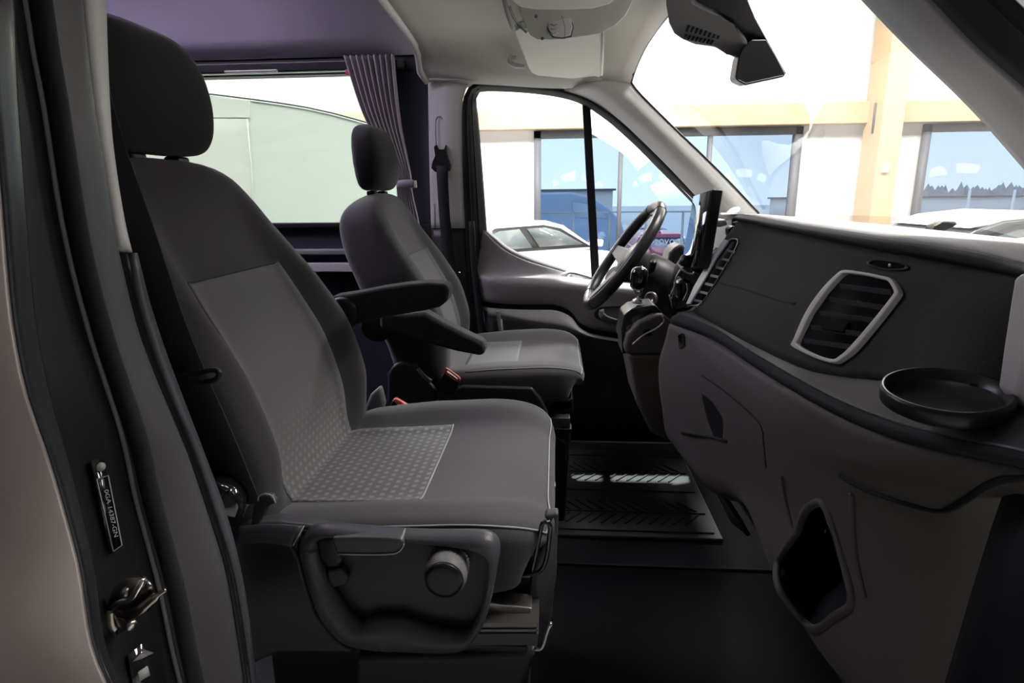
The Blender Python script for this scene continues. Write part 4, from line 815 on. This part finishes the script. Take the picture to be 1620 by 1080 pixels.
# chrome ringed passenger vent
vo = [(1347, 431), (1375, 434), (1410, 441), (1422, 445), (1434, 463), (1433, 472), (1400, 515), (1365, 556), (1345, 572), (1330, 578), (1300, 570), (1263, 551), (1266, 540), (1285, 498), (1310, 462), (1335, 437)]
vi = [(1349, 436), (1376, 439), (1408, 446), (1418, 450), (1427, 464), (1426, 471), (1394, 511), (1359, 551), (1341, 567), (1329, 572), (1302, 564), (1272, 548), (1275, 538), (1294, 499), (1318, 465), (1340, 441)]
def ringp(nm, o, i, m_, par, off=.010, th=.006, n=90):
    A, B = sp(PPs(o, off), n, True), sp(PPs(i, off), n, True)
    vs = A+B+[p-FN*th for p in A]+[p-FN*(th+.008) for p in B]; fs = []
    for k in range(n):
        j = (k+1) % n; fs += [(k, j, n+j, n+k), (n+k, n+j, 3*n+j, 3*n+k), (k, 2*n+k, 2*n+j, j)]
    return mesh(nm, vs, fs, m_, par, bevel=.0012)
rg = ringp('vent_ring', vo, vi, M['silver'], db)
prism('vent_cavity', PPs(vi, .0045), tuple(-FN*.002), M['void'], db, bevel=0)
for k, (a, b) in enumerate((((1338, 452), (1420, 462)), ((1322, 473), (1412, 487)), ((1306, 495), (1396, 507)), ((1292, 517), (1378, 529)), ((1281, 538), (1360, 549)))):
    a_, b_ = PP(*a, .0075), PP(*b, .0075)
    prism('vent_slat', [a_, b_, b_+Vector((0, 0, -.007))-FN*.003, a_+Vector((0, 0, -.007))-FN*.003], tuple(FN*.0012), M['plastic'], db, bevel=.0005)
prism('vent_tab', PPs([(1315, 512), (1355, 514), (1345, 530), (1310, 524)], .0095), tuple(-FN*.004), M['void'], db, bevel=.001)
ringp('slot_surround', [(1378, 416), (1395, 413), (1430, 417), (1445, 424), (1438, 430), (1410, 430), (1382, 423)], [(1384, 418), (1396, 415), (1428, 419), (1440, 424), (1434, 427), (1410, 427), (1386, 421)], M['gloss'], db, off=.006, th=.004)
prism('slot_floor', PPs([(1384, 418), (1396, 415), (1428, 419), (1440, 424), (1434, 427), (1410, 427), (1386, 421)], .0045), tuple(-FN*.002), M['void'], db, bevel=0)
lathe('slot_lens', PP(1416, 422, .005), tuple(FN), [(.003, 0), (.0015, .002), (.0002, .0022)], M['chrome'], db, n=12)
# centre vent with slim chrome strip
prism('centre_vent_cavity', PPs([(1158, 382), (1166, 380), (1171, 387), (1150, 424), (1126, 463), (1110, 482), (1090, 484), (1105, 460), (1125, 428)], .004), tuple(-FN*.004), M['void'], db, bevel=0)
tube('vent_rim', PPs([(1156, 382), (1164, 379), (1171, 386), (1150, 424), (1126, 463), (1110, 482), (1092, 485)], .005), .0012, M['steel'], db, n=40, k=6)
prism('chrome_strip', PPs([(1153, 381), (1159, 384), (1140, 410), (1126, 436), (1112, 460), (1098, 483), (1092, 483), (1104, 456), (1118, 432), (1132, 408)], .010), tuple(-FN*.004), M['silver'], db, bevel=.001)
for k in range(7):
    t_ = k/6; a = (1155-52*t_, 396+78*t_); b = (a[0]+13, a[1]+3)
    prism('vent_slat', PPs([a, b, (b[0]-1, b[1]+4), (a[0]-1, a[1]+4)], .0065), tuple(-FN*.002), M['plastic_shell'], db, bevel=.0004)
tube('lower_chrome_rim', [PP(1112, 482, .006), PP(1102, 491, .006), P(1088, 495, 1.33), P(1070, 500, 1.36)], .0022, M['chrome'], db, n=16, k=6)
# dark facing behind the driver controls
cowl = [C((1162, 345, 1.33), (1155, 348, 1.45), (1145, 346, 1.75), (1140, 343, 2.2)), [(.40, 1.34, 1.62), (.40, 1.45, 1.58), (.45, 1.75, 1.53), (.50, 2.25, 1.53)], [(.36, 1.34, 1.50), (.36, 1.45, 1.44), (.36, 1.75, 1.38), (.42, 2.25, 1.38)], [(.34, 1.25, 1.2), (.36, 1.45, 1.15), (.44, 1.75, 1.1), (.50, 2.25, 1.1)], [(.44, 1.25, 1.0), (.45, 1.45, .95), (.55, 1.75, .95), (.60, 2.25, .95)]]
loft('driver_fascia', cowl, M['plastic'], db, n=24, s=5, solid=.008)
# centre stack block with controls
st_ = [(1150, 392), (1130, 400), (1108, 402), (1085, 412), (1074, 430), (1068, 455), (1060, 478), (1066, 496), (1090, 492), (1108, 480)]
prism('centre_stack', C(*[(u, v, 1.40) for u, v in st_]), (.02, .16, -.005), M['gloss'], db, bevel=.012, seg=3)
for (u, v, y, r) in ((1082, 412, 1.36, .013), (1101, 420, 1.34, .014)):
    lathe('climate_knob', P(u, v, y), (-1, -.25, .35), [(r, -.02), (r, 0), (r*.9, .006), (.001, .008)], M['black'], db, n=24)
tube('stack_trim', C((1078, 424, 1.36), (1086, 431, 1.35), (1096, 433, 1.34), (1100, 427, 1.34)), .003, M['steel'], db, n=14, k=6)
tube('stack_trim', C((1081, 408, 1.37), (1092, 404, 1.36), (1108, 407, 1.35), (1118, 408, 1.34)), .0025, M['steel'], db, n=14, k=6)
prism('lower_pod', C((1071, 448, 1.36), (1080, 440, 1.36), (1095, 446, 1.36), (1096, 462, 1.36), (1086, 480, 1.36), (1072, 474, 1.36)), (0, .05, 0), M['gloss'], db, bevel=.006, seg=3)
tube('pod_line', C((1086, 448, 1.352), (1087, 460, 1.352), (1080, 476, 1.352)), .0016, M['chrome'], db, n=14, k=6)
tube('stack_line', C((1078, 424, 1.37), (1070, 438, 1.37), (1067, 452, 1.37), (1061, 466, 1.37)), .0018, M['steel'], db, n=14, k=6)
prism('vent_top_box', C((1134, 348, 1.40), (1148, 346, 1.40), (1152, 356, 1.40), (1136, 360, 1.40)), (0, .04, 0), M['visor'], db, bevel=.004)
prism('clip_holder', C((1153, 362, 1.24), (1160, 357, 1.24), (1182, 362, 1.24), (1178, 372, 1.24), (1165, 376, 1.24), (1154, 374, 1.24)), (0, .03, 0), M['gloss'], db, bevel=.003)
prism('side_pad', C((1160, 352, 1.235), (1180, 346, 1.225), (1195, 350, 1.2), (1186, 362, 1.2), (1172, 358, 1.225)), (0, .01, 0), M['plastic_mid'], db, bevel=.002)
lathe('speaker_grille', P(1160, 335, 2.12), (-.5, -.3, .8), [(.024, 0), (.024, .003), (.001, .004)], M['hl_light'], db, n=28)
# binnacle
prism('instrument_binnacle', C((1054, 425, 2.0), (1059, 400, 2.0), (1068, 389, 2.0), (1082, 385, 2.0), (1092, 420, 2.0), (1085, 445, 2.0), (1054, 440, 2.0)), (0, .12, 0), M['plastic'], db, bevel=.012, seg=3)
# ------- lower panels
K0 = s_un
K1 = sp(C((1700, 800, .40), (1640, 770, .42), (1500, 765, .475), (1380, 738, .555), (1280, 685, .69), (1180, 615, .91), (1110, 566, 1.12), (1055, 540, 1.31)), 30)
K2 = sp(C((1700, 800, .44), (1640, 790, .47), (1497, 812, .52), (1363, 776, .62), (1260, 728, .76), (1170, 678, .96), (1100, 620, 1.16), (1045, 580, 1.33)), 30)
K3 = sp(C((1700, 950, .48), (1640, 950, .50), (1500, 940, .54), (1370, 900, .63), (1250, 800, .82), (1170, 742, 1.0), (1108, 700, 1.18), (1050, 640, 1.34)), 30)
K4 = sp(C((1700, 1180, .48), (1640, 1170, .50), (1500, 1150, .54), (1350, 1085, .64), (1240, 925, .84), (1190, 800, 1.02), (1128, 774, 1.2), (1070, 700, 1.36)), 30)
K5 = [p+Vector((.16, .02, -.02)) for p in K4]
lowp = loft('lower_panel', [K0, K1, K2, K3, K4, K5], M['dash_low'], db, n=70, s=7, solid=.010)
hole = [(1240, 765), (1252, 752), (1285, 770), (1308, 800), (1325, 853), (1341, 920), (1350, 952), (1320, 975), (1291, 992), (1268, 977), (1234, 930), (1231, 893), (1258, 850), (1246, 800)]
hole = [(1262, 846), (1275, 812), (1300, 800), (1318, 840), (1330, 880), (1345, 948), (1320, 970), (1291, 990), (1270, 976), (1236, 930), (1233, 893), (1245, 868)]
hp_ = [P(u, v, .60) for u, v in hole]; hp2 = [P(u, v, 1.1) for u, v in hole]
me_c = bpy.data.meshes.new('cut'); n_ = len(hp_)
me_c.from_pydata([tuple(p) for p in hp_+hp2], [], [tuple(range(n_)), tuple(range(2*n_-1, n_-1, -1))]+[(i, (i+1) % n_, (i+1) % n_+n_, i+n_) for i in range(n_)])
bm = bmesh.new(); bm.from_mesh(me_c); bmesh.ops.recalc_face_normals(bm, faces=bm.faces); bm.to_mesh(me_c); bm.free()
co = bpy.data.objects.new('cut', me_c); scn.collection.objects.link(co)
bo = lowp.modifiers.new('bool', 'BOOLEAN'); bo.operation = 'DIFFERENCE'; bo.object = co; bo.solver = 'EXACT'
dg = bpy.context.evaluated_depsgraph_get(); nm_ = bpy.data.meshes.new_from_object(lowp.evaluated_get(dg))
lowp.modifiers.clear(); lowp.data = nm_; bpy.data.objects.remove(co)
from mathutils.bvhtree import BVHTree
lb = BVHTree.FromPolygons([v.co for v in nm_.vertices], [tuple(p.vertices) for p in nm_.polygons])
def onl(u, v, o=-.003):   # point on the lower panel along the sight line
    d = (P(u, v, 1.0)-EYE).normalized(); h = lb.ray_cast(EYE, d)
    return (h[0] if h[0] is not None else P(u, v, .75))+d*o
hc = Vector((sum(h[0] for h in hole)/n_, sum(h[1] for h in hole)/n_, 0))
rim = [onl(hc.x+(u-hc.x)*1.06, hc.y+(v-hc.y)*1.05, 0) for u, v in hole]
rim = sp(rim, 60, True)
tube('pocket_rim', rim, .0055, M['dash_low'], db, closed=True, k=8)
cen = sum(rim, Vector())/60
bowl = [rim]+[[cen+(p-cen)*f+Vector((.06, .10, -.02))*g for p in rim] for f, g in ((1.0, .4), (.95, .9), (.7, 1.3), (.05, 1.4))]
bowl = [r+[r[0]] for r in bowl]
grid('pocket_liner', bowl, M['black'], db, solid=.002)
def crease(l, r, m_='dash_low', nm='panel_crease', o=-.002): return tube(nm, [onl(u, v, o) for u, v in l], r, M[m_], db, n=30, k=6)
crease([(1347, 780), (1349, 830), (1356, 890), (1368, 945)], .003)
crease([(1237, 752), (1243, 790), (1252, 830), (1260, 845)], .003)
crease([(1110, 594), (1150, 622), (1200, 668), (1208, 700), (1212, 740)], .0012, 'matte', 'panel_gap')
crease([(1640, 752), (1565, 765), (1500, 806), (1440, 798), (1365, 772), (1330, 752)], .003, 'matte', 'panel_gap')
prism('finger_notch', [onl(u, v) for u, v in ((1110, 622), (1124, 632), (1142, 660), (1142, 700), (1130, 690), (1116, 655))], (0, -.002, 0), M['black'], db, bevel=.0005)
prism('hook_slot', [onl(u, v, -.006) for u, v in ((1072, 530), (1080, 526), (1082, 545), (1074, 550))], (0, -.006, 0), M['gloss'], db, bevel=.001)
crease([(1150, 698), (1120, 690), (1078, 684)], .003, 'matte', 'panel_gap')
# light grey end trim at the open door
S(prism('trim_13', C((1603, 438, .455), (1622, 428, .45), (1700, 430, .43), (1720, 660, .42), (1640, 645, .44), (1600, 637, .45), (1577, 612, .455), (1586, 545, .455), (1596, 480, .455)), (0, -.02, 0), M['hl_light'], bevel=.006))
S(loft('trim_14', [C((1640, 700, .46), (1600, 780, .46), (1560, 900, .46), (1530, 1000, .46), (1500, 1100, .46)), C((1700, 700, .42), (1650, 800, .42), (1600, 920, .42), (1570, 1010, .42), (1545, 1100, .42)), C((1800, 700, .38), (1740, 820, .38), (1700, 920, .38), (1670, 1010, .38), (1650, 1100, .38))], M['jamb'], n=20, s=4, solid=.01))
# ------- centre console with gear lever
cc = thing('centre_console', 'taupe centre console carrying the black gear lever with chrome stem and gaiter', 'console', (.25, 1.45, .77))
prism('console_top', C((988, 548, 1.40), (992, 530, 1.40), (1010, 508, 1.40), (1040, 496, 1.40), (1052, 500, 1.40), (1066, 515, 1.40), (1066, 562, 1.40), (990, 562, 1.40)), (0, .22, 0), M['dash_low'], cc, bevel=.012, seg=3)
prism('console_body', C((993, 560, 1.40), (1068, 560, 1.40), (1082, 640, 1.40), (1080, 695, 1.40), (1060, 702, 1.40), (1030, 685, 1.40), (1008, 640, 1.40)), (0, .20, 0), M['dash_low'], cc, bevel=.012, seg=3)
tube('console_trim', C((1048, 500, 1.39), (1050, 508, 1.39), (1040, 518, 1.39), (1018, 530, 1.39), (1000, 545, 1.39)), .0018, M['steel'], cc, n=24, k=6)
gl = cc
k0 = P(1011, 440, 1.45); kr = .022
lathe('gear_knob', k0, (.06, 0, 1), [(.013, -.025), (.018, -.018), (.020, 0), (.021, .012), (.018, .022), (.010, .027), (.001, .028)], M['gloss'], gl, n=28)
tube('knob_trim', [k0+Vector((-.021, -.006, -.004)), k0+Vector((-.020, -.008, .012)), k0+Vector((-.012, -.008, .024)), k0+Vector((.006, -.008, .029))], .0014, M['chrome'], gl, n=14, k=6)
s0 = P(1008, 477, 1.45)
lathe('lever_stem', s0, tuple(k0-s0), [(.010, -.004), (.012, 0), (.012, .004), (.006, .007), (.006, .018), (.010, .020), (.011, .036)], M['chrome'], gl, n=20)
lathe('lever_collar', s0, (.05, 0, 1), [(.013, -.003), (.013, .001)], M['steel'], gl, n=20)
gb = [(.052, -.07), (.050, -.05), (.036, -.042), (.040, -.03), (.024, -.022), (.027, -.014), (.012, -.004)]
lathe('gaiter', s0+Vector((.012, 0, -.004)), (-.12, 0, 1), gb, M['matte'], gl, n=28)
prism('gaiter_base', C((984, 560, 1.43), (983, 520, 1.43), (987, 498, 1.43), (1000, 488, 1.43), (1035, 482, 1.43), (1048, 494, 1.43), (1044, 508, 1.43), (1010, 530, 1.43), (990, 560, 1.43)), (0, .1, 0), M['black'], gl, bevel=.008)
# ------- steering wheel and column
sw = thing('steering_wheel', 'black leather steering wheel seen from the side', 'steering wheel', (.207, 1.87, 1.569))
wc = Vector((.205, 1.865, 1.568)); wup = (P(1040, 332, 1.87)-P(936, 474, 1.87)).normalized()
wax = Vector((-wup.z, 0, wup.x)); wax = (wax+Vector((0, -.02, 0))).normalized(); wy = wup.cross(wax).normalized(); wup = wax.cross(wy).normalized()
WRm = .178
def wp(a, r, h=0): return wc+wup*(r*math.cos(a))+wy*(r*math.sin(a))+wax*h
tube('rim', [wp(2*math.pi*i/72, WRm) for i in range(72)], .0175, mat('glossy_leather', (.025, .025, .026), .28, noise=500, var=.1, bump=.15), sw, closed=True, k=14)
for a in (.42, -.42, math.pi-.5, math.pi+.5):
    tube('rim_joint', [wp(a, WRm)+(wup*math.cos(a)+wy*math.sin(a))*.0180*math.cos(q)+wax*.0180*math.sin(q) for q in [k*math.pi/8 for k in range(16)]], .0008, M['matte'], sw, closed=True, k=5)
lathe('hub', wc-wax*.03, tuple(wax), [(.045, -.05), (.062, -.02), (.066, .0), (.058, .018), (.03, .028), (.001, .030)], M['plastic'], sw, n=32)
for a in (math.pi/2, -math.pi/2, math.pi):
    d = wup*math.cos(a)+wy*math.sin(a); e = d.cross(wax)
    p = [wc+d*.05+e*.028-wax*.022, wc+d*(WRm-.006)+e*.017-wax*.004, wc+d*(WRm-.006)-e*.017-wax*.004, wc+d*.05-e*.028-wax*.022]
    prism('spoke', p, tuple(wax*.014), M['black'], sw, bevel=.004, seg=3)
sc_ = thing('steering_column', 'black steering column shroud with stalks behind the wheel', 'steering column', tuple(wc-wax*.15))
fwd = -wax
lathe('shroud', wc+fwd*.06, tuple(fwd), [(.045, 0), (.062, .015), (.070, .06), (.075, .22)], M['plastic'], sc_, n=28)
st0 = wc+fwd*.09
tube('wiper_stalk', [st0+Vector((.0, -.05, .01)), st0+Vector((.0, -.10, .02)), st0+Vector((-.005, -.14, .035)), st0+Vector((-.006, -.16, .05))], [.006, .007, .009, .010], M['black'], sc_, n=16)
tube('wiper_stalk', [st0+Vector((.0, .05, .01)), st0+Vector((.0, .12, .02)), st0+Vector((-.005, .16, .03))], [.006, .007, .010], M['black'], sc_, n=16)
lathe('ignition_ring', P(1031, 472, 1.76), (-.6, -.8, .1), [(.020, 0), (.020, .008), (.015, .009), (.014, .0)], M['steel'], sc_, n=24)
# ------- tall touch screen
tA, tB, tC_, tD = P(1098, 309, 1.47), P(1126, 299, 1.24), P(1119, 446, 1.24), P(1078, 430, 1.49)
nrm = (tB-tA).cross(tD-tA).normalized()
if nrm.x > 0: nrm = -nrm
tC_ = PL(1106, 424, tA, nrm); tD = PL(1078, 424, tA, nrm)
bk_ = -nrm*.022
ts = prism('touch_screen', [tA, tB, tC_, tD], tuple(bk_), M['black'], db, bevel=.003)
scr = bpy.data.materials.new('screen_glass'); scr.use_nodes = True; b_ = scr.node_tree.nodes['Principled BSDF']
b_.inputs['Base Color'].default_value = (.004, .004, .005, 1); b_.inputs['Roughness'].default_value = .02; b_.inputs['IOR'].default_value = 2.3; b_.inputs['Coat Weight'].default_value = 1
cm = (tA+tB+tC_+tD)/4
prism('display', [p.lerp(cm, .03)+nrm*.0008 for p in (tA, tB, tC_, tD)], tuple(nrm*.0008), scr, ts, bevel=0)
# ================================================================== OVERHEAD
oc = thing('overhead_console', 'pale grey overhead console with clear reading lamp above the windscreen', 'console', tuple(P(885, 30, 1.5)))
def oz(u, v, y): return P(u, v, y)
front = C((818, 12, 1.55), (822, 24, 1.56), (838, 58, 1.58), (848, 64, 1.6), (880, 66, 1.6), (925, 60, 1.6), (950, 55, 1.6), (975, 42, 1.58), (992, 25, 1.55), (1003, 0, 1.5), (1008, -20, 1.45), (960, -10, 1.45), (960, 8, 1.5), (940, 14, 1.53), (890, 16, 1.55), (845, 14, 1.55))
prism('lamp_panel', front, (0, .03, .07), M['visor'], oc, bevel=.008, seg=3)
prism('storage_lip', C((795, -40, 1.30), (800, -10, 1.42), (808, 5, 1.47), (822, 14, 1.50), (850, 17, 1.51), (890, 18, 1.51), (940, 16, 1.5), (965, 10, 1.48), (985, -8, 1.44), (990, -40, 1.38)), (0, .04, .05), M['visor'], oc, bevel=.012, seg=3)
ln = C((866, 22, 1.575), (893, 21, 1.575), (904, 28, 1.575), (908, 45, 1.58), (904, 60, 1.585), (890, 63, 1.585), (874, 61, 1.585), (866, 48, 1.58), (863, 30, 1.575))
prism('lamp_bezel', [p+Vector((0, -.004, 0)) for p in ln], (0, .006, .004), M['plastic_mid'], oc, bevel=.002)
lc = sum(ln, Vector())/len(ln)
lens = prism('lamp_lens', [p.lerp(lc, .10)+Vector((0, -.009, 0)) for p in ln], (0, .008, .003), M['lens'], oc, bevel=.003, seg=3)
tube('lens_divider', C((888, 23, 1.563), (893, 40, 1.566), (894, 62, 1.572)), .0008, M['plastic_mid'], lens, n=12, k=5)
for k in range(3): tube('lamp_switch', [P(871, 38+k*7, 1.562), P(876, 40+k*7, 1.562), P(882, 38+k*7, 1.562)], .0016, M['steel'], lens, n=8, k=6)
for (u, v) in ((848, 26), (858, 61)): lathe('screw_cap', P(u, v, 1.556), (0, -1, -.3), [(.004, 0), (.003, .001)], M['plastic_mid'], oc, n=12)
tube('left_edge', C((793, -20, 1.60), (800, 10, 1.62), (806, 30, 1.63), (812, 46, 1.65)), .006, M['hl_light'], oc, n=12)
tube('metal_clip', C((806, 10, 1.56), (812, 26, 1.57), (820, 38, 1.58), (826, 44, 1.58), (834, 52, 1.58)), .0035, M['steel'], oc, n=14)
vz = thing('sun_visor', 'pale green-grey sun visor folded below the overhead console', 'sun visor', tuple(P(890, 110, 2.0)))
vp = [(P(812, 50, 1.66)), (P(818, 42, 1.63)), (P(835, 52, 1.63)), (P(955, 50, 1.66)), (P(953, 112, 2.06)), (P(950, 123, 2.10)), (P(940, 122, 2.11)), (P(905, 125, 2.12)), (P(845, 120, 2.12)), (P(836, 112, 2.09))]
vn = (vp[3]-vp[0]).cross(vp[8]-vp[0]).normalized(); vn = vn if vn.z > 0 else -vn
vq = [PL(u, v, vp[0], vn) for u, v in ((812, 50), (822, 44), (860, 44), (954, 50), (953, 90), (952, 118), (949, 123), (940, 121), (905, 125), (850, 120), (841, 116), (836, 110))]
prism('visor_panel', vq, tuple(vn*.018), M['visor'], vz, bevel=.006, seg=3)
tube('visor_pivot', [vq[5], vq[4], vq[3]], .004, M['hl_light'], vz, k=6)
gh = thing('grab_handle', 'small pale grab handle on the headlining left of the sun visor', 'handle', tuple(P(818, 100, 2.15)))
tube('handle_bar', C((808, 88, 2.14), (806, 97, 2.12), (815, 103, 2.12), (830, 105, 2.12)), [.004, .007, .008, .006], M['hl_light'], gh, n=16)
lathe('handle_foot', P(812, 90, 2.15), (0, 1, .3), [(.010, 0), (.010, .03)], M['hl'], gh, n=14)
# mirror and sensor housing
mh = thing('sensor_housing', 'grey slotted sensor housing with black mirror at the top of the windscreen', 'sensor housing', tuple(P(1100, 30, 1.4)))
hs_ = C((1050, -60, 1.25), (1054, 0, 1.30), (1056, 20, 1.33), (1058, 38, 1.35), (1066, 54, 1.37), (1080, 64, 1.37), (1100, 72, 1.37), (1130, 76, 1.37), (1150, 86, 1.37), (1170, 97, 1.36), (1186, 78, 1.34), (1180, 62, 1.33), (1160, 40, 1.32), (1130, 18, 1.30), (1100, 2, 1.28), (1085, -60, 1.22))
prism('cover', hs_, (.012, .06, .03), M['plastic_mid'], mh, bevel=.010, seg=4)
for (x0, y0, x1, y1, n_s, ln_) in ((1092, 36, 1141, 48, 8, (-6, 14)), (1086, 55, 1128, 64, 8, (-4, 7))):
    for k in range(n_s):
        f = k/(n_s-1); u = x0+(x1-x0)*f; v = y0+(y1-y0)*f; y = 1.345 if y0 < 50 else 1.362
        tube('vent_slot', [P(u, v, y-.0), P(u+ln_[0], v+ln_[1], y+.0)], .0028, M['black'], mh, k=6)
prism('dark_frit', C((1090, -70, 1.28), (1180, -70, 1.22), (1182, 0, 1.30), (1195, 30, 1.33), (1220, 75, 1.38), (1244, 117, 1.42), (1225, 118, 1.42), (1186, 84, 1.40), (1170, 60, 1.36), (1130, 25, 1.32), (1085, 0, 1.28)), (.008, .02, .004), M['black'], mh, bevel=.002)
mi = prism('rear_mirror', C((1168, 92, 1.33), (1174, 76, 1.33), (1190, 62, 1.34), (1212, 62, 1.36), (1230, 92, 1.36), (1243, 117, 1.36), (1240, 122, 1.36), (1180, 134, 1.33), (1166, 128, 1.32), (1163, 122, 1.32)), (.01, .08, .01), M['black'], mh, bevel=.01, seg=4)
prism('mirror_rim', C((1166, 128, 1.322), (1180, 135, 1.322), (1241, 121, 1.35), (1240, 118, 1.35), (1180, 131, 1.322), (1168, 125, 1.322)), (.01, .07, .01), M['plastic'], mi, bevel=.002)
# the van's own bonnet keeps floor light out; inner door floor edge
S(loft('trim_15', [[(.98, .5, 1.60), (.98, 1.4, 1.62), (.98, 2.3, 1.60)], [(1.6, .5, 1.42), (1.6, 1.4, 1.45), (1.6, 2.3, 1.42)], [(1.9, .6, 1.1), (1.9, 1.4, 1.12), (1.9, 2.2, 1.1)]], M['paint'], n=12, s=4, solid=.01))
